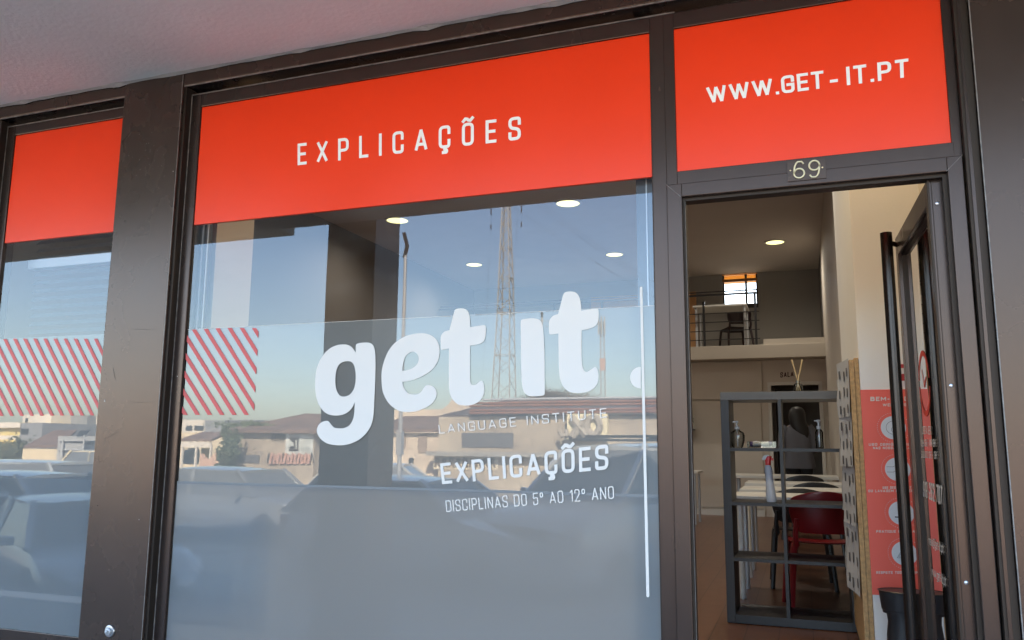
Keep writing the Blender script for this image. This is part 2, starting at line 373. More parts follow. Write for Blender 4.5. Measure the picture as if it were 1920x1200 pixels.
def disc(mb, c, r, y, n=28, r2=0, ang=(0, 2*pi)):
    k = len(mb.v)
    if r2:
        m = n+1
        for i in range(m):
            t = ang[0]+(ang[1]-ang[0])*i/n; mb.v += [Vector((c[0]+r*cos(t), y, c[1]+r*sin(t))), Vector((c[0]+r2*cos(t), y, c[1]+r2*sin(t)))]
        for i in range(n): mb.f.append((k+2*i, k+2*i+1, k+2*i+3, k+2*i+2))
    else:
        mb.v += [Vector((c[0]+r*cos(2*pi*i/n), y, c[1]+r*sin(2*pi*i/n))) for i in range(n)]; mb.f.append(tuple(k+i for i in range(n)))
    return mb

# ============================================================ SETTING
F0, ZC = .39, 4.62           # shop floor, shop ceiling
ZS = 3.29                    # arcade soffit
STREET = -.5
ASPH = mat('asphalt', (.26, .245, .22), .85, var=.3, vs=1.5, bump=.3, bs=50)
PAVE = boards('paving', (.54, .51, .46), (.49, .465, .42), .3, .3, .006, .8)
# one ground sheet with a bed for the street, falling away behind the far kerb
g = MB(); ys = [40, -3.3, -3.3, -16, -34, -60, -160, -1500]; zs = [-.4, -.4, STREET, STREET, -1.0, -1.2, -1.5, -2]
for i in range(len(ys)-1): g.quad((-1500, ys[i], zs[i]), (1500, ys[i], zs[i]), (1500, ys[i+1], zs[i+1]), (-1500, ys[i+1], zs[i+1]))
g.build('ground', mat('dry_ground', (.38, .33, .27), .9, var=.3, vs=.2), kind='structure')
box(-60, -15.9, STREET+.004, 60, -3.45, STREET+.02).build('road', ASPH, kind='structure')
box(-40, -3.4, -.5, 40, -.12, 0).build('pavement', PAVE, kind='structure')
MB().add([(-8.0, .12, F0), (1.9, .12, F0), (1.9, 13.2, F0), (-8.0, 13.2, F0)], [(0, 1, 2, 3)]).build('floor', FLOOR, kind='structure')
sof = MB().box(-22, -2.57, ZS, 14, .0, ZS+.2); sof.box(-22, -2.78, ZS, -4.12, -2.57, ZS+.2)
sof.build('ceiling', SOFFIT, kind='structure')
pt = MB(); n = 90
ed = [(-5+6.5*i/n, .006*random.random()+(.006 if random.random() < .2 else 0)) for i in range(n+1)]
for i in range(n):
    a, b = ed[i], ed[i+1]; pt.add([(a[0], -.063, ZS-.003-a[1]), (b[0], -.063, ZS-.003-b[1]), (b[0], -.063, ZS), (a[0], -.063, ZS), (a[0], -.078-a[1], ZS-.001), (b[0], -.078-b[1], ZS-.001)], [(0, 1, 2, 3), (4, 5, 1, 0)])
pt.build('putty_line', PUTTY, kind='structure')

# the building over and round the shop
bld = thing('shop_building', (-3, 0, 0), 'rendered upper building over the arcade with the shop set under it', 'building')
REND = mat('render_coat', (.5, .47, .42), .85, var=.1, vs=.8)
MB().box(-22, -2.57, ZS+.2, 14, .3, ZC+.35).box(-22, -2.57, ZC+.35, 14, 14, 6.1).build('upper_storeys', REND, bld)
MB().box(-22, .3, 0, -8.1, 14, ZC+.35).build('side_wall', REND, bld); MB().box(2.0, .3, 0, 14, 14, ZC+.35).build('side_wall', REND, bld)
ws = thing('interior_walls', (-3, 6, F0), 'cream and grey inside walls of the language school', 'wall')
MB().box(-8.1, .3, F0-.3, -6.25, 13.2, ZC).build('left_wall', CAMEO, ws)
# right wall far part, partition with the poster, pilaster
RW = .375
MB().box(RW, 3.3, F0-.3, 2.0, 10.6, ZC).build('right_wall', CREAM2, ws)
MB().box(RW+.0, 10.6, F0-.3, 2.0, 12.0, ZC).build('gallery_side_wall', CAMEO, ws)
partn = MB().box(.285, 1.5, F0-.3, 2.0, 1.62, ZC).box(.285, 1.62, F0-.3, .40, 3.3, ZC)
partn.build('partition', WALLW, ws, bevel=.004)
MB().box(.62, .0, F0-.3, 2.0, 1.5, ZC).build('door_side_wall', CREAM, ws)
# ceiling of the shop
MB().box(-8, .12, ZC, 1.9, 12.0, ZC+.12).build('ceiling', CEIL, kind='structure')
MB().box(-8, .10, 3.25, 1.9, .32, ZC).build('lintel_wall', CAMEO, ws)
# inner pilaster behind the bronze pillar
pl = P(472, 500, .42).x; pr_ = P(395, 500, .42).x
MB().box(-3.35, .14, F0-.3, pl, .42, ZC).build('inner_pilaster', mat('pilaster_plaster', (.50, .44, .36), .7), ws)  # one even plaster tone all over
# back wall with the classroom doorway, gallery slab, upper wall with its window
YB, YM, YU = 10.6, 10.2, 12.0
dl, dr, dt = P(1445, 722, YB).x, P(1535, 722, YB).x, P(1490, 722, YB).z
zt, zb_ = P(1550, 642, YM).z, P(1550, 668, YM).z
MB().box(-6.25, YB, F0-.2, dl, YB+.12, zb_).box(dr, YB, F0-.2, RW, YB+.12, zb_).box(dl, YB, dt, dr, YB+.12, zb_).build('back_wall', CREAM2, ws)
# classroom beyond
MB().box(dl-.6, YB+.12, F0-.2, dl-.5, 11.85, zb_).box(dr+.5, YB+.12, F0-.2, dr+.6, 11.85, zb_).box(dl-.6, 11.85, F0-.2, dr+.6, 11.95, zb_).build('classroom_walls', CAMEO, ws)
wl, wr = P(1355, 550, YU).x, P(1421, 550, YU).x; wb, wt = P(1390, 578, YU).z, P(1390, 511, YU).z
wt = min(wt, ZC-.01)
MB().box(-6.25, YU, zb_, wl, YU+.15, ZC).box(wr, YU, zb_, RW, YU+.15, ZC).box(wl, YU, zb_, wr, YU+.15, wb).build('upper_wall', mat('upper_wall_paint', (.30, .285, .26), .8), ws)
xo = P(1302, 560, YU-.3).x
MB().box(xo-2, YU-.06, zt, xo, YU-.003, ZC-.3).build('warm_light_panel', mat('warm_light_ochre', (.55, .30, .14), .7), ws)  # warm indoor light on this wall is put into the panel's ochre colour
gal = thing('gallery', (-2, YM, zb_), 'plain gallery slab across the back of the room carrying the desk', 'gallery')
MB().box(-6.25, YM, zb_, RW+.003, YU, zt).build('slab', CREAM, gal, bevel=.006)
MB().box(P(1430, 600, YM+.05).x, YM+.03, zt, RW-.005, YM+.09, zt+.09).build('edge_upstand', CREAM, gal)

# mouldings on the back wall
pn = thing('wall_panelling', (-1, YB, F0), 'wide beige sliding panels fixed on the back wall left of the classroom doorway', 'panelling')
xa, xb = P(1180, 700, YB-.04).x, P(1428, 700, YB-.04).x
MB().box(xa, YB-.05, P(1350, 749, YB).z, xb, YB-.003, P(1350, 680, YB).z).build('upper_panel', CREAM2, pn, bevel=.006)
MB().box(xa, YB-.03, F0+.12, xb-.03, YB-.003, P(1350, 751, YB).z-.01).build('lower_panel', CREAM2, pn, bevel=.006)
MB().box(xa, YB-.055, F0, xb-.03, YB-.002, F0+.09).build('skirting', WHITEP, pn)
df = thing('classroom_doorway', (0, YB, F0), 'pale framed classroom doorway with dark lettering above it, standing open at the back', 'doorway')
fw = .05
MB().box(dl-fw, YB-.025, F0, dl, YB+.1, dt+fw).box(dr, YB-.025, F0, dr+fw, YB+.1, dt+fw).box(dl, YB-.025, dt, dr, YB+.1, dt+fw).build('frame', WHITEP, df, bevel=.004)
MB().box(dr+fw+.07, YB-.04, F0, dr+fw+.12, YB-.003, P(1550, 708, YB).z).build('trim_post', mat('dark_wood', (.06, .025, .012), .5), df)
sg = text(MB(), 'SALA', [P(1463, 708, YB-.006), P(1488, 706, YB-.006), P(1463, 698, YB-.006), P(1488, 697, YB-.006)], .17, .14)
sg.build('lettering', mat('dark_red_ink', (.05, .008, .01), .6), df)
MB().box(dl+.02, YB+.13, F0, dl+.06, YB+.95, dt-.02).build('open_door_leaf', mat('brown_leaf', (.05, .04, .035), .6), df)

# ============================================================ SHOPFRONT
YF, YP, YG = -.012, -.062, 0.0
def X(px, py, Y): return P(px, py, Y).x
# cladding pillar between the windows
p0, p1 = X(206, 500, YP), X(318, 500, YP)
cp = thing('clad_pillar', ((p0+p1)/2, -.06, 0), 'brown metal clad pillar between the two striped windows, scratched, with a small steel bolt low down', 'pillar')
MB().box(p0, YP, 0, p1, .10, ZS-.002).build('cladding', BRONZE, cp, bevel=.003)
MB().box(p1-.004, YP-.0012, 0, p1-.0012, YP, ZS-.01).build('right_arris', EDGE, cp)
sc = MB()     # scratches and paint flecks
def scratch(px, py, qx, qy, w=.0012):
    a, b = P(px, py, YP-.0006), P(qx, qy, YP-.0006); sc.bar(a, b, w, .0005, up=(0, 1, 0))
for a in ((195, 824, 222, 809), (196, 829, 205, 828), (245, 755, 280, 754), (247, 617, 285, 618), (212, 690, 216, 712), (184, 858, 186, 868)): scratch(*a, w=.001)
sc.build('dark_scratches', mat('scratch_dark', (.02, .016, .015), .6), cp)
fl = MB()
for _ in range(34):
    px, py = random.gauss(275, 22), random.gauss(295, 22)
    if 236 < px < 328: a = P(px, py, YP-.0008); fl.bar(a, a+Vector((random.uniform(-.002, .002), 0, random.uniform(.001, .004))), .0012, .0005, up=(0, 1, 0))
for (px, py, k) in ((195, 753, .008), (324, 322, .004), (260, 975, .004), (332, 706, .003)): a = P(px, py, YP-.0008); fl.prism([a, a+Vector((k, 0, -.001)), a+Vector((k*.4, 0, k*1.4))], (0, -.0004, 0))
fl.build('paint_flecks', mat('fleck_white', (.5, .48, .46), .6), cp)
bo = P(207, 1183, YP)
bk = MB().lathe(bo, [(.028, -.0005), (.028, -.004), (.025, -.008), (.021, -.009)], 28, 'y').build('bolt', STEEL, cp, smooth=True)
MB().lathe(bo, [(.015, -.009), (.015, -.016), (.012, -.018)], 24, 'y').build('nut', GREYM, bk, smooth=True)
MB().lathe(bo, [(.007, -.018), (.007, -.026), (.004, -.028)], 16, 'y').build('stud', GREYM, bk, smooth=True)
# outer head band and top
hb = thing('head_band', (-1.5, -.03, 3.2), 'long dark brown metal head band running under the pink grey soffit', 'trim')
zh = P(700, 93, YP).z
MB().box(-4.115, YP+.004, 3.225, p0-.001, .05, ZS-.001).box(p1+.001, YP+.004, 3.225, .60, .05, ZS-.001).build('band', BRONZE, hb, bevel=.002)
MB().box(-4.10, YP+.006, 3.2185, p0-.002, YP+.010, 3.2245).box(p1+.002, YP+.006, 3.2185, .585, YP+.010, 3.2245).build('lower_lip', EDGE, hb)
# --------- windows
def frame(parent, x0, x1, z0, z1, w, y0=YF, y1=.05, name='frame', bev=.003, m=BRONZE2):
    b = MB().box(x0, y0, z0, x0+w, y1, z1).box(x1-w, y0, z0, x1, y1, z1).box(x0+w, y0+.0004, z1-w, x1-w, y1, z1).box(x0+w, y0+.0004, z0, x1-w, y1, z0+w)
    return b.build(name, m, parent, bevel=bev)
cw = thing('shop_window', (-1.6, 0, .5), 'wide shop window with big white get it lettering, red sign band above and grey frosted film below', 'window')
gx0, gx1 = -2.712, -.506; zsb, zst = 2.527, 3.124; zf = 2.021
zbot = .60
b = MB().box(gx0-.058, YF, .5, gx0, .05, 3.19).box(gx0, YF+.0004, zst, gx1, .05, 3.19).box(gx0, YF+.0004, .5, gx1, .05, zbot-.002)
b.build('frame', BRONZE2, cw, bevel=.003)
MB().box(p1+.0005, -.05, .5, gx0-.058, .03, 3.215).build('reveal', DARK, cw)
MB().box(gx0-.060, YF-.003, .5, gx0-.055, YF, 3.193).box(gx0-.055, YF-.003, 3.188, gx1+.1, YF, 3.193).build('glazing_bead', EDGE, cw)
MB().box(gx0-.0004, -.004, zbot, gx0+.004, .02, zst).box(gx1-.004, -.004, zbot, gx1+.0004, .02, zst).build('gasket', DARK, cw)
MB().quad((gx0, YG, zbot), (gx1, YG, zbot), (gx1, YG, zsb-.001), (gx0, YG, zsb-.001)).build('pane', PANE, cw)
sp = MB().box(gx0+.003, -.006, zsb, gx1-.003, .012, zst-.002).build('sign_panel', RED, cw, bevel=.0015)
text(MB(), 'EXPLICAÇÕES', [P(558, 310, -.0075), P(977, 262, -.0075), P(558, 269.5, -.0075), P(977, 218, -.0075)], .135, .50).build('lettering', SIGNW, sp)
film = MB().quad((gx0+.004, .006, 1.312), (gx1-.004, .006, 1.312), (gx1-.004, .006, zf), (gx0+.004, .006, zf)).build('frosted_film', FILM, cw)
MB().quad((gx0+.002, -.0009, zbot), (gx1-.002, -.0009, zbot), (gx1-.002, -.0009, 1.3145), (gx0+.002, -.0009, 1.3145)).build('lower_film', FILM2, film, recalc=False)
MB().quad((gx0+.002, -.0013, 1.309), (gx1-.002, -.0013, 1.309), (gx1-.002, -.0013, 1.320), (gx0+.002, -.0013, 1.320)).build('film_seam', SEAM, film)
MB().box(gx0+.004, -.0014, zf-.0010, gx1-.004, -.0008, zf+.0004).build('film_edge', WHITE, film)
def stripes(x0, x1, z0, z1, tops, wpx, slope, ytop, ybot, name, parent):
    m = MB()
    for t in tops:
        dx = (ybot-ytop)/slope; a, b_, c, d = P(t, ytop), P(t+wpx, ytop), P(t+wpx+dx, ybot), P(t+dx, ybot)
        pl_ = clip([(v.x, v.z) for v in (a, b_, c, d)], x0, x1, z0, z1)
        if len(pl_) > 2: k = len(m.v); m.v += [Vector((q[0], -.0016, q[1])) for q in pl_]; m.f.append(tuple(range(k, k+len(pl_))))
    return m.build(name, REDV, parent)
stripes(gx0+.004, -2.306, P(420, 778.5).z, P(420, 615).z, [358+22.9*k for k in range(-9, 8)], 8.2, 1.62, 615, 778, 'red_stripes', film)
lg = MB()
def tr(pts, bx, by, s): return spline([((p[0]/s+bx), (p[1]/s+by))+tuple(p[2:]) for p in pts])
gO = [(497, 178, 1), (498, 100), (515, 82), (560, 73), (620, 70), (665, 82), (692, 115), (705, 180), (709, 300), (707, 430), (700, 600), (692, 760), (684, 870), (660, 960), (610, 1040), (540, 1105), (450, 1150), (360, 1170), (270, 1168), (190, 1150), (130, 1110), (92, 1060), (80, 1010), (95, 960), (130, 925), (180, 909), (208, 917), (235, 950), (270, 982), (320, 990), (375, 985), (425, 960), (458, 915), (475, 860), (484, 780), (486, 708, 1), (460, 765), (420, 810), (360, 842), (290, 852), (215, 843), (160, 812), (110, 750), (75, 660), (62, 560), (64, 450), (78, 350), (110, 265), (160, 190), (225, 130), (300, 98), (370, 90), (420, 98), (460, 125)]
gH = [(425, 270), (465, 290), (488, 345), (497, 420), (492, 510), (470, 580), (430, 630), (370, 650), (325, 636), (295, 590), (280, 520), (280, 430), (292, 360), (320, 305), (365, 277)]
eO = [(408, 720, 1), (480, 712), (560, 693), (650, 660), (740, 612), (820, 555), (880, 480), (920, 390), (932, 290), (920, 200), (880, 120), (810, 65), (720, 38), (620, 38), (500, 62), (390, 110), (290, 185), (210, 290), (150, 430), (118, 570), (115, 700), (128, 840), (165, 940), (225, 1030), (310, 1100), (400, 1138), (510, 1145), (620, 1130), (730, 1085), (820, 1030), (870, 960), (890, 890), (875, 825), (830, 780), (775, 766), (732, 775), (700, 820), (665, 870), (615, 893), (550, 896), (490, 880), (445, 830), (418, 775)]
eH = [(408, 568, 1), (500, 548), (575, 510), (625, 450), (636, 385), (620, 335), (585, 303), (545, 298), (500, 315), (455, 360), (425, 440), (412, 510)]
t1 = [(428, 260, 1), (585, 237), (604, 252), (604, 340), (592, 400), (560, 438), (500, 457), (428, 468, 1), (428, 600), (428, 760), (430, 860), (440, 900), (465, 913), (500, 902), (530, 875), (558, 862), (578, 885), (590, 960), (580, 1020), (550, 1075), (500, 1115), (440, 1138), (370, 1143), (300, 1132), (250, 1095), (215, 1045), (195, 980), (188, 900), (188, 700), (190, 500, 1), (108, 516), (98, 500), (97, 380), (110, 340), (145, 307), (195, 295, 1), (225, 180), (250, 85), (268, 58), (320, 49), (370, 55), (405, 85), (425, 150)]
iO = [(93, 352), (105, 338), (160, 328), (220, 323), (275, 332), (310, 358), (330, 410), (340, 520), (348, 700), (350, 900), (350, 1130), (338, 1150), (260, 1160), (190, 1158), (140, 1130), (115, 1080), (102, 980), (96, 700)]
t2 = [(742, 242, 1), (910, 220), (928, 237), (928, 320), (915, 375), (880, 415), (820, 438), (746, 453, 1), (745, 600), (748, 760), (758, 850), (780, 893), (810, 895), (850, 870), (890, 845), (915, 870), (928, 940), (915, 1020), (875, 1075), (800, 1115), (715, 1128), (630, 1118), (570, 1080), (530, 1020), (508, 940), (500, 800), (496, 488, 1), (408, 497), (397, 470), (396, 370), (410, 330), (445, 295), (492, 280, 1), (520, 180), (548, 75), (570, 45), (630, 37), (680, 48), (715, 85), (735, 150)]
YL = -.0022
filled(lg, [tr(gO, 580, 630, 5.7125), tr(gH, 580, 630, 5.7125)], YL)
filled(lg, [tr(eO, 700, 620, 7.5), tr(eH, 700, 620, 7.5)], YL)
filled(lg, [tr(t1, 810, 570, 6)], YL); filled(lg, [tr(iO, 960, 540, 5.714)], YL); filled(lg, [tr(t2, 960, 540, 5.714)], YL)
filled(lg, [[Vector((1201.5+20.3*cos(pi/2+pi*i/16), 708-20.5*sin(pi/2+pi*i/16))) for i in range(17)]], YL)
lg.build('logo_lettering', WHITE, cw)
ln = MB(); a, b_, c, d = P(1199.6, 540, YL), P(1204.4, 540, YL), P(1217.6, 1117, YL), P(1211.8, 1117, YL); ln.quad(a, b_, c, d)
filled(ln, [[Vector((1202+2.4*cos(-t*pi/8), 540.0+2.6*sin(-t*pi/8))) for t in range(9)]], YL)
filled(ln, [[Vector((1214.7+2.9*cos(t*pi/8), 1117.0+2.6*sin(t*pi/8))) for t in range(9)]], YL)
ln.build('white_line', WHITE, cw)
q = lambda *a: [P(x, y, YL) for x, y in a]
text(MB(), 'LANGUAGE INSTITUTE', q((824, 813.5), (1138, 783), (822, 796.5), (1137, 765)), .115, .26).build('institute_lettering', WHITE, cw)
text(MB(), 'EXPLICAÇÕES', q((829, 908), (1141, 880), (825, 869), (1141, 833)), .145, .17).build('subject_lettering', WHITE, cw)
text(MB(), 'DISCIPLINAS DO 5º AO 12º ANO', q((837, 960), (1152, 935), (835, 938.5), (1151, 911)), .095, .16, space=.26).build('grade_lettering', WHITE, cw)
# inside channels behind the pane
MB().box(X(365, 440, .09), .05, zbot, X(398, 440, .09), .09, 3.2).box(X(1196, 350, .09), .05, zbot, X(1230, 350, .09), .09, 3.2).build('inner_channel', mat('inner_dark', (.03, .032, .038), .3), cw)
MB().box(X(381, 440, .05), .044, zbot, X(383, 440, .05), .049, 3.2).box(X(1211, 350, .05), .044, zbot, X(1213, 350, .05), .049, 3.2).box(X(391, 440, .05), .044, zbot, X(392, 440, .05), .049, 3.2).build('channel_bead', GREYM, cw)

lw = thing('shop_window', (-3.6, 0, .5), 'narrow left window with red diagonal stripes and blinds behind, cut by the photo edge', 'window')
lx0, lx1 = -3.962, p0+.002
MB().box(lx0-.055, YF, .5, lx0, .05, 3.19).box(lx0, YF+.0004, 3.137, lx1, .05, 3.19).box(lx0, YF+.0004, .5, lx1, .05, .598).build('frame', BRONZE2, lw, bevel=.003)
MB().box(lx0-.15, -.05, .5, lx0-.056, .03, 3.215).build('reveal', DARK, lw)
MB().box(lx0-.058, YF-.003, .5, lx0-.053, YF, 3.193).box(lx0-.053, YF-.003, 3.188, lx1, YF, 3.193).build('glazing_bead', EDGE, lw)
MB().quad((lx0, YG, .598), (lx1, YG, .598), (lx1, YG, 2.535), (lx0, YG, 2.535)).build('pane', PANE, lw)
MB().box(lx0+.003, -.006, 2.536, lx1, .012, 3.137-.002).build('sign_panel', RED, lw, bevel=.0015)
f2 = MB().quad((lx0, .006, .598), (lx1, .006, .598), (lx1, .006, zf), (lx0, .006, zf)).build('frosted_film', FILM, lw)
MB().quad((lx0+.001, -.0009, .598), (lx1, -.0009, .598), (lx1, -.0009, 1.3145), (lx0+.001, -.0009, 1.3145)).build('lower_film', FILM2, f2, recalc=False)
MB().quad((lx0+.001, -.0013, P(70, 1124).z), (lx1, -.0013, P(70, 1124).z), (lx1, -.0013, P(70, 1112).z), (lx0+.001, -.0013, P(70, 1112).z)).build('film_seam', SEAM, f2)
stripes(lx0+.002, lx1, P(90, 779.5).z, zf-.002, [6+18.9*k for k in range(-11, 12)], 6.6, 2.06, 635, 780, 'red_stripes', f2)
MB().box(lx0-.4, YP, 0, lx0-.15, .1, ZS-.003).build('end_cladding', BRONZE, thing('clad_pillar', (-4.2, 0, 0), 'brown metal cladding at the far left edge of the shopfront', 'pillar'))
db = thing('glow_board', (-2.3, .12, 0), 'blue and white board added just behind the frosted film for its pale glow, low at the left', 'board')  # board added so light bounced off it glows softly through the film
bx0, bx1 = P(340, 1000, .09).x, P(525, 1000, .09).x; bz0, bz1 = P(450, 1125, .09).z, P(450, 935, .09).z; bzm = P(450, 990, .09).z
MB().box(bx0, .085, bz0, bx1, .10, bzm).build('white_panel', mat('board_white', (.85, .9, .95), .6), db, bevel=.004)
MB().box(bx0, .084, bzm+.001, bx1, .10, bz1).build('blue_panel', mat('board_blue', (.28, .46, .80), .6), db, bevel=.004)
for s_ in (bx0+.05, bx1-.05): MB().tube([(s_, .11, .02), (s_, .11, bz1-.02)], .012, 8).build('leg', GREYM, db)
bl = thing('window_blind', (-3.6, .15, 2.0), 'pale horizontal slat blind hanging behind the narrow left pane', 'blind')
sm = MB()
for i in range(14):
    z = 2.60-i*.045; sm.add([(-3.90, .13, z), (-3.2, .13, z), (-3.2, .155, z+.026), (-3.90, .155, z+.026)], [(0, 1, 2, 3)])
sm.build('slats', mat('blind_slat', (.12, .12, .12), .5), bl); MB().box(-3.93, .12, 2.42, -3.2, .17, 2.47).build('head_rail', GREYM, bl)
MB().box(-3.3, .10, 2.455, -3.235, .11, 2.468).build('latch', WHITEPL, bl)

# --------- door frame, transom panel
dfm = thing('door_frame', (.05, 0, 0), 'dark bronze door frame with red web address panel over the open doorway', 'door frame')
ox0, ox1, ozt = -.395, .503, 2.431
MB().box(-.506, YF+.0002, 0, -.452, .05, 3.19).box(-.452, YF+.0006, 2.484, -.412, .05, 3.19).build('mullion', BRONZE2, dfm, bevel=.002)
MB().box(-.412, YF+.0004, zst, .53, .05, 3.19).box(-.412, YF+.0004, 2.484, .53, .05, 2.536).box(.524, YF+.0008, 2.4845, .555, .05, 3.19).build('transom', BRONZE2, dfm, bevel=.002)
MB().box(-.4515, YF-.012, 0, ox0, .06, 2.483).box(ox1, YF-.012, 0, .551, .06, 2.483).box(ox0, YF-.0116, ozt, ox1, .06, 2.483).build('casing', BRONZE2, dfm, bevel=.003)
MB().box(ox0, -.004, 0, ox0+.008, .055, ozt).box(ox1-.014, .0, 0, ox1, .055, ozt).box(ox0+.008, .0, ozt-.012, ox1-.014, .055, ozt).build('gasket', DARK, dfm)
MB().box(ox0+.008, .0, 0, ox0+.0095, .004, ozt-.012).build('gasket_lip', EDGE, dfm)
MB().box(.556, -.045, 0, .598, .05, 3.21).build('reveal', DARK, dfm)
MB().box(.566, -.05, 0, .576, -.045, 3.21).build('reveal_bead', BRONZE2, dfm)
tp = MB().box(-.4118, -.006, 2.5365, .5238, .012, zst-.002).build('sign_panel', RED, dfm, bevel=.0015)
Yt = -.0075
t_ = MB(); text(t_, 'WWW.GET', [P(1328, 195, Yt), P(1545, 165.5, Yt), P(1323, 162.5, Yt), P(1543.5, 132.5, Yt)], .165, .11)
text(t_, '-', [P(1556, 167, Yt), P(1571, 165, Yt), P(1556, 134, Yt), P(1571, 132, Yt)], .17, .1)
text(t_, 'IT.PT', [P(1588, 160, Yt), P(1704, 144.5, Yt), P(1586, 125.5, Yt), P(1703, 109.5, Yt)], .165, .14)
t_.build('lettering', SIGNW, tp)
mt = MB()
for (xx, zz, k) in ((-.4515, 2.483, 1), (.551, 2.483, -1)): mt.bar((xx, YF-.0126, zz), (xx+k*.052, YF-.0126, zz-.052), .0012, .0004, up=(0, 1, 0))
mt.build('mitre_line', EDGE, dfm)

np_ = thing('house_number', (.05, -.03, 2.49), 'small dark plate with raised brass number 69 over the door', 'number plate')
a = P(1475, 304, -.028); c_ = P(1550, 331, -.028)
zA, zB = P(1512, 299, -.028).z, P(1512, 337.5, -.028).z
MB().box(a.x, -.029, zB, c_.x, YF-.0125, zA).build('plate', BRONZE, np_, bevel=.001)
nm = MB()
def numeral(cx, cz, flip):
    pts = []
    for i in range(25): t = 2*pi*i/24; pts.append((cx+.0175*cos(t), cz-.012+.0175*sin(t)))
    tail = [(cx-.0175*cos(t*pi/180), cz-.012+.044*sin(t*pi/180)) for t in (0, 20, 40, 60, 80)]+[(cx+.010, cz+.031), (cx+.0165, cz+.022)]
    for l in (pts, tail):
        if flip: l = [(2*cx-x, 2*cz-z) for x, z in l]
        nm.tube([(x, -.032, z) for x, z in l], .0032, 6)
cz = (zA+zB)/2
numeral(P(1498, 318, -.03).x, cz, False); numeral(P(1527, 316, -.03).x, cz, True)
nm.build('numerals', GOLD, np_, smooth=True)
for px, py in ((1482, 320), (1542, 314)):
    s_ = P(px, py, -.03); MB().lathe(s_, [(.003, .0), (.003, -.002), (.001, -.003)], 10, 'y').build('screw', GOLD, np_, smooth=True)

cwall = thing('clad_wall', (1.2, 0, 0), 'smooth brown grey metal clad wall right of the doorway', 'wall')
MB().box(.600, YP, 0, 3.2, .1, ZS-.002).build('cladding', BRONZE, cwall, bevel=.002)
MB().box(.5995, YP-.001, 0, .603, YP, ZS-.01).build('arris', EDGE, cwall)

# --------- open door leaf
HX, HY = .4465, .03; ang = atan2(.447-.428, .87)
dr_ = thing('glass_door', (HX, HY, F0), 'open bronze framed glass door with long tube handle, red clock emblem and white opening hours', 'door')
RZ = Matrix.Rotation(ang, 4, 'Z')
def dloc(mb):
    mb.v = [RZ @ v for v in mb.v]; return mb
LW, LT, TH = .875, ozt-F0-.004, .052      # local: y along the leaf, x thickness (0 = street face), z from the floor
stl = .062
d1 = MB().box(0, 0, .01, TH, stl, LT).box(0, LW-stl, .01, TH, LW, LT).box(.0004, stl, LT-.085, TH-.0004, LW-stl, LT).box(.0004, stl, .01, TH-.0004, LW-stl, .12)
dloc(d1).build('leaf_frame', BRONZE2, dr_, bevel=.003, local=True)
dloc(MB().box(-.003, -.004, .01, .004, -.0004, LT).box(TH-.004, -.004, .01, TH+.003, -.0004, LT).box(.010, -.0025, .01, .012, -.0004, LT)).build('edge_gasket', DARK, dr_, local=True)
dloc(MB().quad((.026, stl, .12), (.026, LW-stl, .12), (.026, LW-stl, LT-.085), (.026, stl, LT-.085))).build('pane', DOORGLASS, dr_, local=True)
dloc(MB().box(.016, stl, .12, .036, stl+.006, LT-.085).box(.016, LW-stl-.006, .12, .036, LW-stl, LT-.085).box(.016, stl+.006, LT-.091, .036, LW-stl-.006, LT-.085)).build('glazing_seal', DARK, dr_, local=True)
hy = LW-.105
def handle(sx):
    pt_ = P(1661, 437, HY+hy); z1 = pt_.z-F0; hx = pt_.x-(HX-sin(ang)*hy); hx = hx if sx < 0 else TH-hx
    m = MB().tube([(hx, hy, .12), (hx, hy, z1)], .0245, 20)
    h = dloc(m).build('handle', mat('bronze_tube', (.045, .035, .03), .25, .7), dr_, smooth=True, local=True)
    m = MB()
    for z in (z1-.04, .22): m.tube([(hx, hy, z), (0 if sx < 0 else TH, hy+.07, z)], .011, 12)
    dloc(m).build('handle_arm', BRONZE2, h, smooth=True, local=True)
handle(-1)
sc_ = MB()
for px, py in ((1753, 330), (1757, 381), (1784, 723), (1815, 1093)):
    zz = P(px, py, .028).z-F0; sc_.lathe((.026, -.0005, zz), [(.0065, 0), (.0065, -.003), (.004, -.0042)], 14, 'y')
dloc(sc_).build('edge_screws', STEEL, dr_, smooth=True, local=True)
# decals on the street face of the pane
def dp(px, py, eps=.0):   # pixel -> local point on the pane's street side
    n = RZ @ Vector((1, 0, 0)); p0_ = Vector((HX, HY, F0))+n*(.0245-eps); d = ray(px, py)
    t = (p0_-CAM).dot(n)/d.dot(n); return CAM+d*t-Vector((HX, HY, F0))
nd = RZ @ Vector((-1, 0, 0)); dc = MB()
def dtext(s, x0, x1, y0b, y1b, y0t, y1t, t=.13, tr_=.14): text(dc, s, [dp(x0, y0b), dp(x1, y1b), dp(x0, y0t), dp(x1, y1t)], t, tr_, nrm=nd)
dtext('SEG A SEX.', 1730, 1747, 814, 815, 799, 799)
dtext('10H-13H | 14H-19H', 1727, 1756, 837, 838, 824, 823)
dtext('SÁBADO 10H - 13H', 1728, 1758, 858, 861, 846, 846)
dtext('919 262 707', 1731, 1767, 931, 948, 901, 911, .14, .16)
dtext('maia@get-it.pt', 1741, 1771, 1020, 1038, 1005, 1020, .13, .12)
dtext('www.get-it.pt', 1746, 1775, 1078, 1100, 1062, 1081, .13, .12)
dc.build('opening_hours', WHITE, dr_, local=True)
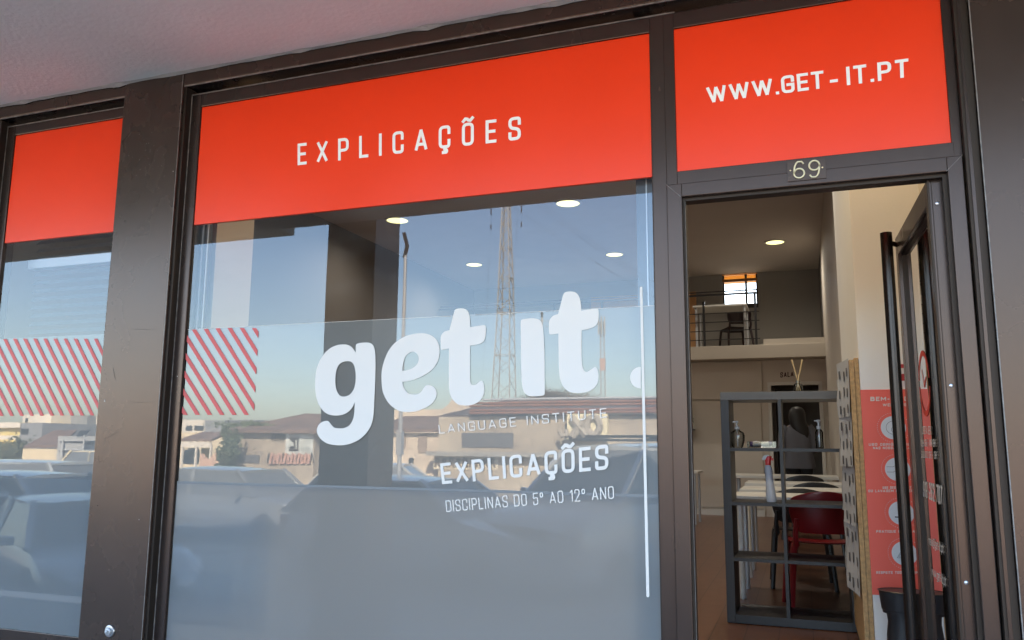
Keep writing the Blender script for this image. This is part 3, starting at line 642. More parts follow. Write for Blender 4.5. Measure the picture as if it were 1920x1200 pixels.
# clock emblem: broken ring and two hands
ec = (dp(1722, 718)+dp(1744, 718))/2; ry = (dp(1733, 660)-dp(1733, 777)).length/2; uy = (RZ @ Vector((0, 1, 0)))
ec.z = (dp(1730, 660).z+dp(1738, 777).z)/2
em = MB(); k = 0; R0, R1 = ry, ry*.86
for a0, a1 in ((.15, pi-.1), (pi+.15, 2*pi-.05)):
    b0 = len(em.v); n = 30
    for i in range(n+1):
        t = a0+(a1-a0)*i/n; w_ = .5+.5*abs(sin(t)); r1 = R0-(R0-R1)*w_*1.2
        em.v += [ec+uy*cos(t)*R0*.95+Vector((0, 0, sin(t)*R0)), ec+uy*cos(t)*r1*.95+Vector((0, 0, sin(t)*r1))]
    for i in range(n): em.f.append((b0+2*i, b0+2*i+1, b0+2*i+3, b0+2*i+2))
for (a, r, w_) in ((radians(62), .62, .05), (radians(143), .45, .06)):
    dv = uy*cos(a)+Vector((0, 0, sin(a))); pv = uy*-sin(a)+Vector((0, 0, cos(a))); e0 = ec-Vector((0, 0, ry*.1))
    em.quad(e0-pv*ry*w_, e0+pv*ry*w_, e0+dv*ry*r+pv*ry*w_*.7, e0+dv*ry*r-pv*ry*w_*.7)
em.build('clock_emblem', mat('emblem_red', (.65, .05, .03), .5), dr_, local=True)

# ============================================================ INSIDE THE SHOP
def lamp_in(c, e=11, col=(1, .91, .77)):
    l = bpy.data.lights.new('downlight_lamp', 'SPOT'); l.energy = e; l.color = col; l.spot_size = radians(165); l.spot_blend = 1; l.shadow_soft_size = 0
    o = bpy.data.objects.new('downlight_lamp', l); S.collection.objects.link(o); return o
for i, (px, py, lab) in enumerate(((745, 413, 'lit round downlight beside the reflected lamp post, nearest the left edge of the ceiling'), (1065, 381, 'largest lit round downlight, close under the red band'), (889, 496, 'lit round downlight left of the pylon, behind the glass'), (1152, 477, 'lit round downlight seen through the window right of the pylon'), (1453, 454, 'lit round downlight seen through the open doorway'))):
    c = PZ(px, py, ZC-.01)
    if i == 0: c.z = ZC-.01
    o = thing('downlight', c, lab, 'ceiling light', 'round downlights in the shop ceiling')
    r = .135 if py > 440 else .150
    MB().lathe(c, [(r+.022, .008), (r+.02, -.004), (r, -.008), (r, .006)], 32).build('trim_ring', TRIM, o, smooth=True)
    MB().lathe(c, [(r-.001, -.004), (r*.5, -.0045), (.0001, -.005)], 32).build('diffuser', LAMP, o, smooth=True)
    lo_ = lamp_in(c); lo_.parent = o; lo_.location = (0, 0, -.03)
for x_, y_, lab in ((-2.7, 3.7, 'round downlight over the desks, hidden above the window'), (-.35, 3.7, 'round downlight over the shelf unit, hidden above the door head'), (-.35, 1.0, 'round downlight just inside the doorway, hidden above the door head')):
    o = thing('downlight', (x_, y_, ZC-.01), lab, 'ceiling light', 'round downlights in the shop ceiling')
    MB().lathe((x_, y_, ZC-.01), [(.172, .008), (.17, -.004), (.15, -.008), (.15, .006)], 32).build('trim_ring', TRIM, o, smooth=True)
    MB().lathe((x_, y_, ZC-.01), [(.149, -.004), (.075, -.0045), (.0001, -.005)], 32).build('diffuser', LAMP, o, smooth=True)
    lo_ = lamp_in(None, 28, (1, .80, .50)) if y_ < 2 else lamp_in(None, 14); lo_.parent = o; lo_.location = (0, 0, -.03)

# open shelving
sy0, sy1 = 2.45, 2.84
sx0, sx1 = P(1352, 800, sy0).x, P(1597, 800, sy0).x
st = P(1450, 734, sy0).z
sh = thing('open_shelf_unit', ((sx0+sx1)/2, (sy0+sy1)/2, F0), 'open backed charcoal shelf unit two cells wide standing inside the doorway', 'shelf')
tk, tn = .052, .020
MB().box(sx0, sy0, st-tk, sx1, sy1, st).build('top_board', SHELFM2, sh, bevel=.002)
MB().box(sx0, sy0+.001, F0+.003, sx0+tk, sy1-.001, st-tk).build('side_panel', SHELFM, sh, bevel=.002)
MB().box(sx1-tk, sy0+.001, F0+.003, sx1, sy1-.001, st-tk).build('side_panel', SHELFM, sh, bevel=.002)
MB().box(sx0+tk, sy0+.001, F0+.003, sx1-tk, sy1-.001, F0+.003+tk).build('base_board', SHELFM, sh, bevel=.002)
xm = P(1463, 800, sy0).x
MB().box(xm-tn/2, sy0+.002, F0+.003+tk, xm+tn/2, sy1-.002, st-tk).build('divider', SHELFM, sh)
levels = [P(1400, 843, sy0).z, P(1400, 945, sy0).z, P(1400, 1050, sy0).z]
for z in levels:
    MB().box(sx0+tk, sy0+.0015, z-tn/2, xm-tn/2, sy1-.002, z+tn/2).box(xm+tn/2, sy0+.0015, z-tn/2, sx1-tk, sy1-.002, z+tn/2).build('shelf_board', SHELFM, sh)
# reed diffuser
dx = P(1497, 733, sy0+.12); dx.z = st
rd = thing('reed_diffuser', dx, 'small glass reed diffuser with pale sticks on top of the shelf unit', 'diffuser')
MB().lathe(dx, [(.026, .001), (.028, .004), (.028, .05), (.014, .062), (.014, .075)], 16).build('bottle', CLEAR, rd, smooth=True)
stk = MB()
for i, (a, b) in enumerate(((-.035, .01), (-.03, -.01), (.035, .012), (.03, -.012), (.005, .02))): stk.tube([dx+Vector((-a*.4, -b*.3, .01)), dx+Vector((a, b, .215 if i < 4 else .12))], .0026, 6)
stk.build('sticks', STICK, rd)
def on(px, py, Y, z): v = P(px, py, Y); v.z = z; return v
z0 = levels[0]+tn/2
c = on(1383, 838, sy0+.13, z0)
sb = thing('soap_dispenser', c, 'round clear hand gel bottle with white pump, on the upper left shelf', 'pump bottle')
MB().lathe(c, [(.03, .001), (.036, .01), (.047, .05), (.049, .08), (.042, .102), (.018, .116), (.016, .122)], 20, sy=.7).build('bottle', GEL, sb, smooth=True)
MB().lathe(c, [(.016, .122), (.018, .124), (.018, .138), (.006, .142), (.006, .165), (.011, .168), (.009, .178), (.001, .180)], 14).bar(c+Vector((0, 0, .174)), c+Vector((-.028, -.008, .170)), .009).build('pump', WHITEPL, sb, smooth=True)
MB().tube([c+Vector((0, 0, .12)), c+Vector((.002, 0, .01))], .004, 6).build('dip_tube', WHITEPL, sb)
c = on(1537, 840, sy0+.12, z0)
sb2 = thing('soap_dispenser', c, 'slim clear bottle with white pump standing at the upper right shelf', 'pump bottle')
MB().lathe(c, [(.023, .001), (.025, .004), (.025, .105), (.016, .122), (.012, .126)], 18).build('bottle', CLEAR, sb2, smooth=True)
MB().lathe(c, [(.013, .122), (.014, .142), (.006, .146), (.006, .165), (.013, .172), (.015, .182), (.002, .184)], 14).bar(c+Vector((0, 0, .178)), c+Vector((-.026, -.006, .176)), .008).build('pump', WHITEPL, sb2, smooth=True)
MB().tube([c+Vector((0, 0, .12)), c+Vector((.0, 0, .01))], .005, 6).build('dip_tube', WHITEPL, sb2)
c = on(1428, 838, sy0+.12, z0)
tr_ = thing('clear_tray', c, 'small clear plastic tray on the shelf between the pump bottle and the divider', 'tray')
t = MB(); x0, x1, y0, y1 = c.x-.088, c.x+.092, c.y-.04, c.y+.04
t.box(x0, y0, z0+.001, x1, y1, z0+.004).box(x0, y0, z0+.004, x1, y0+.002, z0+.042).box(x0, y1-.002, z0+.004, x1, y1, z0+.042).box(x0, y0+.002, z0+.004, x0+.002, y1-.002, z0+.042).box(x1-.002, y0+.002, z0+.004, x1, y1-.002, z0+.042)
t.build('tray_body', CLEAR, tr_)
th = thing('thermometer_gun', c+Vector((-.01, 0, .006)), 'white and violet infrared thermometer gun lying in the clear tray', 'thermometer')
zc = z0+.026; th_b = MB().tube([(c.x-.055, c.y, zc), (c.x-.03, c.y, zc+.002), (c.x+.01, c.y-.004, zc), (c.x+.045, c.y, zc+.004)], [.017, .02, .014, .017], 12)
th_b.build('housing', WHITEPL, th, smooth=True)
MB().tube([(c.x-.072, c.y, zc), (c.x-.054, c.y, zc)], [.016, .018], 12).build('lens_cap', PURPLE, th, smooth=True)
MB().tube([(c.x+.045, c.y, zc+.004), (c.x+.068, c.y, zc+.004)], [.0165, .012], 12).build('grip_end', PURPLE, th, smooth=True)
z1 = levels[1]+tn/2
c = on(1447, 943, sy0+.10, z1)
sp_ = thing('spray_bottle', c, 'translucent spray bottle with red trigger head on the second shelf', 'spray bottle')
def ell(cx, cy, z, rx, ry, n=18): return [(cx+rx*cos(2*pi*i/n), cy+ry*sin(2*pi*i/n), z) for i in range(n)]
prof = [(.001, .028), (.01, .031), (.055, .031), (.10, .026), (.15, .023), (.20, .025), (.222, .022), (.235, .014)]
MB().loft([ell(c.x-(.012 if .05 < h < .1 else .012)*h/.2, c.y, c.z+h, r, r*.72) for h, r in prof]).build('bottle', FROSTPL, sp_, smooth=True)
hc = c+Vector((-.013, 0, .235))
MB().loft([ell(hc.x, hc.y, hc.z, .017, .016), ell(hc.x, hc.y, hc.z+.022, .018, .016), ell(hc.x+.003, hc.y, hc.z+.045, .02, .014), ell(hc.x+.006, hc.y, hc.z+.058, .018, .011)]).box(hc.x+.012, hc.y-.006, hc.z+.030, hc.x+.034, hc.y+.006, hc.z+.046).build('collar', REDPL, sp_, smooth=True)
MB().prism([(hc.x+.004, hc.y-.010, hc.z+.066), (hc.x+.014, hc.y-.010, hc.z+.050), (hc.x-.012, hc.y-.010, hc.z+.036), (hc.x-.034, hc.y-.010, hc.z+.030), (hc.x-.038, hc.y-.010, hc.z+.040), (hc.x-.024, hc.y-.010, hc.z+.062)], (0, .02, 0)).build('trigger_head', WHITEPL, sp_, bevel=.002)

# tables behind
def table(px0, py, wid, dep, Y, label, skip=False, grp='white desks in rows behind the shelf unit'):
    a = PZ(px0, py, F0+.74); x0 = a.x; y0 = Y if Y else a.y
    t = thing('desk', (x0+wid/2, y0+dep/2, F0), label, 'desk', grp)
    MB().box(x0, y0, F0+.705, x0+wid, y0+dep, F0+.74).build('tabletop', WHITEP, t, bevel=.003)
    for (lx, ly) in ((x0+.06, y0+.07), (x0+wid-.06, y0+.07), (x0+.06, y0+dep-.07), (x0+wid-.06, y0+dep-.07)):
        MB().tube([(lx, ly, F0+.001), (lx, ly, F0+.705)], .022, 12).build('leg', WHITEP if (ly < y0+.2 and lx < x0+.2) else GREYM, t, smooth=True)
    return t
table(1383, 921, 1.1, .6, 3.25, 'nearest white desk, in front of the others behind the spray bottle')
table(1395, 911, 1.1, .6, 4.25, 'second white desk from the shelf unit, a hand higher in view than the nearest')
table(1404, 900, 1.1, .6, 5.5, 'third white desk in the row behind the shelf unit')
tb4 = table(1380, 886, 1.35, .7, 7.6, 'rearmost white desk in front of the standing person')
a = PZ(1308, 884, F0+.74)
tl = thing('desk', (a.x-.5, a.y, F0), 'white desk cut off by the left door jamb, one pale leg showing', 'desk', 'white desks in rows behind the shelf unit')
MB().box(a.x-1.1, a.y, F0+.705, a.x, a.y+.6, F0+.74).build('tabletop', WHITEP, tl, bevel=.003)
for lx, ly in ((a.x-.05, a.y+.05), (a.x-.05, a.y+.55), (a.x-1.05, a.y+.05), (a.x-1.05, a.y+.55)): MB().tube([(lx, ly, F0+.001), (lx, ly, F0+.705)], .018, 12).build('leg', GREYM, tl, smooth=True)

def chair(x, y, rot, m, label, z=F0, grp=None, sc=1.0, legm=None):
    t = thing('chair', (x, y, z), label, 'chair', grp); t.rotation_euler = (0, 0, rot); t.scale = (sc, sc, sc)
    # local: seat faces +y, backrest at -y side
    def sheet(rows, name, th=.012):
        mb = MB(); n = len(rows[0]); mb.v = [Vector(p) for r in rows for p in r]
        for i in range(len(rows)-1):
            for j in range(n-1): mb.f.append((i*n+j, i*n+j+1, (i+1)*n+j+1, (i+1)*n+j))
        o = mb.build(name, m, t, smooth=True, local=True)
        md = o.modifiers.new('s', 'SOLIDIFY'); md.thickness = th; md = o.modifiers.new('u', 'SUBSURF'); md.levels = 1; md.render_levels = 2
        return o
    bk = []
    for k, (h, w_, yy) in enumerate(((.50, .165, -.205), (.56, .205, -.22), (.64, .225, -.235), (.72, .222, -.245), (.765, .19, -.25), (.778, .13, -.252))):
        bk.append([(w_*s, yy+.05*abs(s)**2, h-(.02*abs(s)**3 if k > 3 else 0)) for s in (-1, -.75, -.4, 0, .4, .75, 1)])
    sheet(bk, 'backrest')
    st_ = []
    for k, (yy, h) in enumerate(((-.20, .455), (-.12, .44), (0, .437), (.12, .44), (.2, .432), (.225, .41))):
        st_.append([(.215*s, yy, h+.012*abs(s)**2) for s in (-1, -.6, 0, .6, 1)])
    sheet(st_, 'seat')
    for s in (-1, 1):
        MB().tube([(s*.185, -.20, .43), (s*.19, -.225, .50), (s*.18, -.235, .60)], [.022, .018, .014], 8).build('back_support', m, t, smooth=True, local=True)
        for (yb, yt) in ((-.25, -.19), (.22, .18)):
            MB().tube([(s*.235, yb, .001), (s*.20, yt, .40), (s*.185, yt*.9, .435)], [.017, .022, .026], 8).build('leg', legm or m, t, smooth=True, local=True)
    return t
a = PZ(1548, 921, F0+.79)
chair(.085, 3.12, .12, REDC, 'dark red plastic chair with its back to the doorway behind the shelf unit', sc=1.04)
b1 = PZ(1500, 906, F0+.79); chair(b1.x-.01, 4.1, .05, BLACKP, 'black chair directly behind the red one, at the nearest desk', grp='black chairs pushed up to the desks')
b1 = PZ(1528, 893, F0+.79); chair(b1.x, 5.35, -.05, BLACKP, 'black chair standing further right behind the red chair', grp='black chairs pushed up to the desks')
b1 = PZ(1505, 881, F0+.79); chair(b1.x, 7.2, .1, BLACKP, 'rearmost black chair, just in front of the standing person', grp='black chairs pushed up to the desks')

# person at the classroom doorway, back to us
def person():
    Y = 9.0; px = P(1500, 900, Y).x; z = F0; H = 1.60
    t = thing('person', (px, Y, z), 'person with long black hair, grey blouse and dark trousers standing with back to the camera', 'person')
    sk_v = [(0, 0, .93, .13), (0, 0, 1.08, .115), (0, .005, 1.25, .13), (0, 0, 1.36, .10), (0, .0, 1.42, .048), (0, -.005, 1.48, .06), (0, 0, 1.54, .085),
            (.085, 0, .86, .085), (.095, .01, .48, .052), (.10, -.01, .10, .036), (.10, .09, .035, .034), (-.085, 0, .86, .085), (-.095, .01, .48, .052), (-.10, -.01, .10, .036), (-.10, .09, .035, .034),
            (.155, 0, 1.33, .052), (.20, .0, 1.08, .042), (.13, .17, 1.0, .030), (-.155, 0, 1.33, .052), (-.20, 0, 1.08, .042), (-.13, .17, 1.0, .030)]
    ed_ = [(0, 1), (1, 2), (2, 3), (3, 4), (4, 5), (5, 6), (0, 7), (7, 8), (8, 9), (9, 10), (0, 11), (11, 12), (12, 13), (13, 14), (3, 15), (15, 16), (16, 17), (3, 18), (18, 19), (19, 20)]
    def hand(s):
        w_ = len(sk_v)-0; base = 17 if s > 0 else 20
        bx, by, bz = sk_v[base][:3]; sk_v.append((bx-s*.03, by+.05, bz-.005, .022)); pm = len(sk_v)-1; ed_.append((base, pm))
        for k in range(4):
            fx = bx-s*.03+(k-1.5)*.018; sk_v.append((fx, by+.09, bz-.01, .0085)); i1 = len(sk_v)-1; sk_v.append((fx-s*.004, by+.115-.004*abs(k-1), bz-.03, .0075)); ed_.extend([(pm, i1), (i1, i1+1)])
        sk_v.append((bx-s*.065, by+.06, bz+.012, .009)); i1 = len(sk_v)-1; sk_v.append((bx-s*.08, by+.085, bz+.01, .008)); ed_.extend([(pm, i1), (i1, i1+1)])
    hand(1); hand(-1)
    me = bpy.data.meshes.new('sk'); me.from_pydata([v[:3] for v in sk_v], ed_, []); ob = bpy.data.objects.new('sk', me); S.collection.objects.link(ob)
    ob.modifiers.new('k', 'SKIN'); l = me.skin_vertices[0].data
    for i, v in enumerate(sk_v): l[i].radius = (v[3], v[3]*(.8 if i < 4 else 1)); l[i].use_root = (i == 0)
    ss = ob.modifiers.new('u', 'SUBSURF'); ss.levels = 1; ss.render_levels = 1
    dg = bpy.context.evaluated_depsgraph_get(); m2 = bpy.data.meshes.new_from_object(ob.evaluated_get(dg)); bpy.data.objects.remove(ob)
    m2.materials.clear(); m2.materials.append(SKIN); body = bpy.data.objects.new('body', m2); S.collection.objects.link(body); body.parent = t
    for p in m2.polygons: p.use_smooth = True
    E_ = lambda z, rx, ry, cy=0: [(rx*cos(2*pi*i/24), cy+ry*sin(2*pi*i/24), z) for i in range(24)]
    def flare(z, rx, ry, cy=0, a=.012): return [((rx+a*sin(5*2*pi*i/24))*cos(2*pi*i/24), cy+(ry+a*sin(6*2*pi*i/24))*sin(2*pi*i/24), z) for i in range(24)]
    MB().loft([flare(.80, .215, .16), flare(.90, .205, .155, 0, .01), E_(1.08, .175, .145), E_(1.25, .185, .15), E_(1.36, .165, .115), E_(1.41, .09, .075)], cap=False).build('blouse', BLOUSE, t, smooth=True, local=True)
    for s in (-1, 1):
        MB().tube([(s*.13, 0, 1.37), (s*.185, 0, 1.28), (s*.215, .0, 1.07), (s*.15, .13, 1.01)], [.07, .072, .066, .05], 12).build('sleeve', BLOUSE, t, smooth=True, local=True)
        MB().tube([(s*.08, 0, .93), (s*.09, .01, .5), (s*.10, -.005, .09)], [.105, .07, .055], 12).build('trouser_leg', BLACKF, t, smooth=True, local=True)
        MB().loft([[(s*.10+.04*cos(q_), .04+.12*sin(q_), zz) for q_ in [2*pi*i/14 for i in range(14)]] for zz in (.002, .04, .07)]).build('shoe', BLACKP, t, smooth=True, local=True)
    hr = MB().loft([E_(1.655, .02, .02, -.01), E_(1.645, .06, .065, -.01), E_(1.61, .098, .105, -.012), E_(1.56, .112, .115, -.018), E_(1.50, .115, .108, -.03), E_(1.43, .112, .085, -.055), E_(1.35, .108, .06, -.085), E_(1.27, .085, .04, -.10), E_(1.22, .05, .02, -.10)])
    for v in hr.v:
        if v.z < 1.45: v.x += (1.45-v.z)*.35
    hr.build('hair', HAIR, t, smooth=True, local=True)
    # face (turned away): nose, eyes, ears
    MB().loft([[(.012*cos(a_), .083+k_*.012, 1.53-.012*k_+.012*sin(a_)) for a_ in (0, pi/2, pi, 3*pi/2)] for k_ in (0, 1, 2)]).build('nose', SKIN, body, local=True)
    for s in (-1, 1):
        MB().lathe((s*.032, .083, 1.56), [(.001, .008), (.01, .004), (.012, -.004)], 8, 'y').build('eye', WHITEPL, body, local=True)
person()

# gallery furniture
zg = zt
tgl = P(1297, 588, YM+.45); wtb = P(1395, 574, YM+.35).x-tgl.x
gt = thing('desk', (tgl.x+wtb/2, YM+.6, zg), 'thin white desk on the gallery behind the rail', 'desk')
zt_ = zg+.73
x0 = P(1299, 588, YM+.3).x; x1 = P(1400, 580, YM+.3).x
MB().box(x0, YM+.3, zt_-.03, x1, YM+1.05, zt_).build('tabletop', WHITEP, gt, bevel=.003)
for lx in (x0+.05, x1-.04):
    for ly in (YM+.36, YM+.99): MB().tube([(lx, ly, zg+.001), (lx, ly, zt_-.03)], .02, 10).build('leg', GREYM, gt, smooth=True)
cx_ = P(1380, 600, YM+.3).x
cx_ = P(1378, 600, YM+1.2).x; chair(cx_, YM+1.28, .45, mat('maroon_plastic', (.02, .006, .007), .5), 'dark maroon chair at the gallery desk against the bright window', z=zg)
rl = thing('railing', (P(1350, 600, YM).x, YM+.05, zg), 'dark metal railing with thin horizontal bars along the gallery edge', 'railing')
xr = P(1424, 600, YM+.05).x; xl = -6.2
zr = P(1419, 545, YM+.05).z
for px in (1320, 1417): MB().box(P(px, 600, YM+.05).x-.018, YM+.03, zg, P(px, 600, YM+.05).x+.018, YM+.06, P(px, 566 if px < 1400 else 551, YM+.05).z).build('post', BLACKP, rl)
for i in range(8): x_ = P(1320, 600, YM+.05).x-.85*(i+1); MB().box(x_-.018, YM+.03, zg, x_+.018, YM+.06, zr-.03).build('post', BLACKP, rl)
MB().box(xl, YM+.02, zr-.05, P(1418, 543, YM).x, YM+.05, zr-.02).box(xl, YM+.05, zr+.01, P(1418, 543, YM).x, YM+.07, zr+.03).build('top_rail', BLACKP, rl)
for k in range(4): MB().box(xl, YM+.036, zg+.10+k*.145, xr, YM+.050, zg+.113+k*.145).build('bar', BLACKP, rl)
wn = thing('gallery_window', ((wl+wr)/2, YU, wb), 'bright rear window above the gallery desk with an orange half lowered blind', 'window')
xm_ = P(1399, 550, YU).x; zm = P(1390, 549, YU).z; fd = mat('window_dark', (.03, .025, .02), .5)
MB().box(wl, YU+.05, wb, wl+.03, YU+.1, wt).box(wr-.03, YU+.05, wb, wr, YU+.1, wt).box(wl+.03, YU+.05, wb, wr-.03, YU+.1, wb+.09).box(xm_-.02, YU+.051, wb+.09, xm_+.02, YU+.099, wt).box(wl+.03, YU+.055, zm-.015, xm_-.02, YU+.095, zm+.015).box(xm_+.02, YU+.055, zm-.015, wr-.03, YU+.095, zm+.015).build('frame', fd, wn)
bz = P(1390, 524, YU).z
MB().box(wl-.5, YU+.16, wt+.02, wr+.5, YU+1.0, wt+.06).build('awning', mat('sun_block_canvas', (.6, .3, .1), .8), wn)  # awning added outside to keep sun off the shop floor; shows as orange strip
MB().quad((wl+.03, YU+.08, wb+.09), (wr-.03, YU+.08, wb+.09), (wr-.03, YU+.08, wt), (wl+.03, YU+.08, wt)).build('pane', CLEAR, wn)
ob_ = filmmat('orange_blind_fabric', (.6, .3, .08), (.75, .33, .06), .6)
MB().quad((wl, YU+.12, bz), (wr, YU+.12, bz), (wr, YU+.12, wt), (wl, YU+.12, wt)).build('blind', ob_, wn)
MB().box(wl+.001, YU+.02, bz-.03, wr-.001, YU+.06, bz+.02).build('blind_bottom_bar', mat('blind_bar', (.3, .12, .03), .5), wn)

# orchid on a small wall shelf
oc = P(1288, 806, YB-.15)
ws_ = thing('wall_shelf', (oc.x, YB-.15, oc.z), 'small dark wall shelf on the back wall beside the left jamb', 'shelf')
MB().box(oc.x-.35, YB-.3, oc.z-.01, oc.x+.12, YB-.04, oc.z+.012).build('board', BLACKP, ws_)
for s in (-.3, .05): MB().box(oc.x+s, YB-.25, oc.z-.12, oc.x+s+.02, YB-.04, oc.z-.01).build('bracket', GREYM, ws_)
og = thing('orchid', (oc.x, YB-.17, oc.z+.012), 'orchid with one pinkish bloom and drooping leaves on the small wall shelf', 'plant')
ob = Vector((oc.x-.03, YB-.17, oc.z+.013))
MB().lathe(ob, [(.05, .0), (.065, .11), (.06, .11), (.055, .10)], 16).build('pot', WHITEPL, og, smooth=True)
MB().tube([ob+Vector((0, 0, .1)), ob+Vector((.01, 0, .22)), ob+Vector((.05, 0, .33)), ob+Vector((.06, -.01, .35))], .005, 6).build('stem', mat('stem_green', (.05, .09, .03), .6), og)
lf = MB()
for a_ in (0, .9, 2.1, 3.3, 4.4, 5.4):
    dv = Vector((cos(a_), sin(a_), 0)); sv = Vector((-sin(a_), cos(a_), 0)); r_ = []
    for k in range(6): t = k/5; r_.append((ob+dv*(.03+.24*t)+Vector((0, 0, .13+.10*sin(t*2.6)-.09*t)), .028*sin(pi*(.12+.86*t))))
    for k in range(5): lf.quad(r_[k][0]-sv*r_[k][1], r_[k][0]+sv*r_[k][1], r_[k+1][0]+sv*r_[k+1][1], r_[k+1][0]-sv*r_[k+1][1])
lf.build('leaves', mat('leaf_dark', (.02, .045, .015), .5), og)
bf = MB(); fc = ob+Vector((.06, -.02, .36))
for k in range(5):
    a_ = 2*pi*k/5+.3; d_ = Vector((cos(a_), 0, sin(a_))); s_ = Vector((-sin(a_), 0, cos(a_)))
    bf.add([fc, fc+d_*.04+s_*.028-Vector((0, .01, 0)), fc+d_*.072, fc+d_*.04-s_*.028-Vector((0, .01, 0))], [(0, 1, 2, 3)])
bf.build('bloom', mat('petal_pink', (.55, .22, .14), .6), og)

# notice board with tear-off sheets on the side of the partition
bd = thing('notice_board', (.27, 2.2, 1.5), 'raw edged notice board hung with tear off paper sheets beside the poster', 'notice board')
zbt = P(1600, 671, 1.5).z
MB().box(.262, 1.502, .45, .2835, 2.42, zbt).build('board', CHIP, bd, bevel=.001)
MB().box(.238, 1.497, .45, .2605, 2.42, zbt-.01).build('front_board', CHIP, bd, bevel=.001)
def sheet_paper(y0, y1, z0, z1, curl, lab):
    t = thing('paper_sheet', (.235, (y0+y1)/2, z0), lab, 'paper', 'tear off sheets on the notice board')
    m = MB(); n = 8; rows = []; F_ = lambda v, i: .2355-curl*v**1.3-.007*(i/n)**2-.003*v*sin(i*1.1+z0*9)
    for i in range(n+1):
        z = z1+(z0-z1)*i/n; rows.append([(F_(v, i), y0+(y1-y0)*v, z) for v in (0, .25, .5, .75, 1)])
    m.v = [Vector(p) for r in rows for p in r]
    for i in range(n):
        for j in range(4): m.f.append((i*5+j, i*5+j+1, i*5+j+6, i*5+j+5))
    m.build('sheet', PAPER, t, smooth=True)
    k = MB()
    for r in range(3):
        for c in range(3):
            va = .12+c*.3+.03*sin(c*3+r+z0*20); vb = va+.10; zz = z1-.045-(z1-z0)*.32*r-.012*((c+r) % 2); ii = n*(z1-zz)/(z1-z0)
            k.add([(F_(va, ii)-.004, y0+(y1-y0)*va, zz), (F_(vb, ii)-.004, y0+(y1-y0)*vb, zz), (F_(vb, ii)-.004, y0+(y1-y0)*vb, zz-.045-.012*(c % 2)), (F_(va, ii)-.004, y0+(y1-y0)*va, zz-.045)], [(0, 1, 2, 3)])
    k.build('print', mat('faded_ink', (.11, .11, .12), .8), t)
for i, (z1_, z0_) in enumerate(((zbt-.0, zbt-.30), (zbt-.28, zbt-.56), (zbt-.55, zbt-.86), (zbt-.84, zbt-1.20))):
    sheet_paper(1.51, 1.84, z0_, z1_, .045, ['white tear off sheet at the top front of the notice board', 'white tear off sheet second from the top, at the board front', 'white tear off sheet third from the top, at the board front', 'lowest white tear off sheet, curling at the board front'][i])
    sheet_paper(1.92, 2.34, z0_+.03, z1_-.05, .03, ['white tear off sheet at the top rear of the notice board', 'white tear off sheet second from the top, at the board rear', 'white tear off sheet third from the top, at the board rear', 'lowest white tear off sheet at the board rear, by the shelf unit'][i])

# poster on the white partition
YQ = 1.5
ps = thing('poster', (P(1675, 900, YQ).x, YQ, P(1640, 1115, YQ).z), 'tall red welcome poster with four white round pictograms on the white wall', 'poster')
zp1, zp0 = P(1612, 731, YQ).z, P(1640, 1115, YQ).z; xp0, xp1 = P(1613, 731, YQ-.003).x, P(1737, 731, YQ).x
MB().box(xp0, YQ-.003, zp0, xp1, YQ-.0005, zp1).build('sheet', REDP, ps)
wp = MB(); ik = MB(); wq = YQ-.0036
def ptx(s, xa, xb_, yb, yt, t=.19):
    qq = [P(xa, yb, wq), P(xb_, yb-.5, wq), P(xa, yt, wq), P(xb_, yt-.5, wq)]; text(wp, s, qq, t, .16)
ptx('BEM-VINDO', 1632, 1714, 752, 744, .22); ptx('WELCOME', 1655, 1700, 762, 756.5)
ptx('USO OBRIGATORIO DE', 1629, 1722, 836, 831); ptx('NAS NOSSAS SALAS', 1637, 1712, 842.5, 837.5)
ptx('USE DESINFETANTE', 1655, 1712, 917, 912); ptx('OU LAVAGEM FREQUENTE', 1628, 1722, 923, 918)
ptx('PRATIQUE O DISTANCI', 1643, 1728, 999, 994); ptx('RESPEITE TODAS NORMAS', 1643, 1732, 1076, 1071)
wp.build('lettering', WHITE, ps)
cs = [(1675, 802), (1683, 880), (1690, 962), (1696, 1038)]
PWH = mat('poster_white', (.66, .70, .74), .5)
for px, py in cs:
    pd = MB(); c = P(px, py, wq); rr = .058; disc(pd, (c.x, c.z), rr, wq)
    for i in range(44): a_ = 2*pi*i/44; disc(pd, (c.x+.074*cos(a_), c.z+.074*sin(a_)), .0016, wq, 6)
    pd.build('pictogram_disc', PWH, ps)

c = P(*cs[0], wq-.0006); disc(ik, (c.x, c.z), .034, wq-.0006, 24, .0325); disc(ik, (c.x+.008, c.z-.01), .018, wq-.0006, 20, .0165)
c = P(*cs[1], wq-.0006)
for dz_ in (.012, -.014): ik.tube([(c.x-.05, wq-.0006, c.z+dz_), (c.x-.02, wq-.0006, c.z+dz_), (c.x+.0, wq-.0006, c.z+dz_+.012), (c.x+.04, wq-.0006, c.z+dz_+.004)], .0007, 4)
ik.tube([(c.x+.03, wq-.0006, c.z+.025), (c.x+.045, wq-.0006, c.z+.02), (c.x+.045, wq-.0006, c.z-.025), (c.x+.02, wq-.0006, c.z-.03)], .0008, 4)
c = P(*cs[2], wq-.0006); ik.tube([(c.x-.03, wq-.0006, c.z-.02), (c.x-.01, wq-.0006, c.z-.02)], .003, 6); ik.tube([(c.x+.01, wq-.0006, c.z-.02), (c.x+.03, wq-.0006, c.z-.02)], .003, 6)
c = P(*cs[3], wq-.0006)
for k in (1, .8): ik.tube([(c.x-.034*k, wq-.0006, c.z-.022*k), (c.x, wq-.0006, c.z+.036*k), (c.x+.034*k, wq-.0006, c.z-.022*k), (c.x-.034*k, wq-.0006, c.z-.022*k)], .0007, 4)
ik.build('pictogram_lines', INK, ps)
fx = P(1693, 700, YQ-.01)
fs = thing('fire_point_sign', fx, 'small red and white safety sign high on the white wall behind the door handle', 'sign')
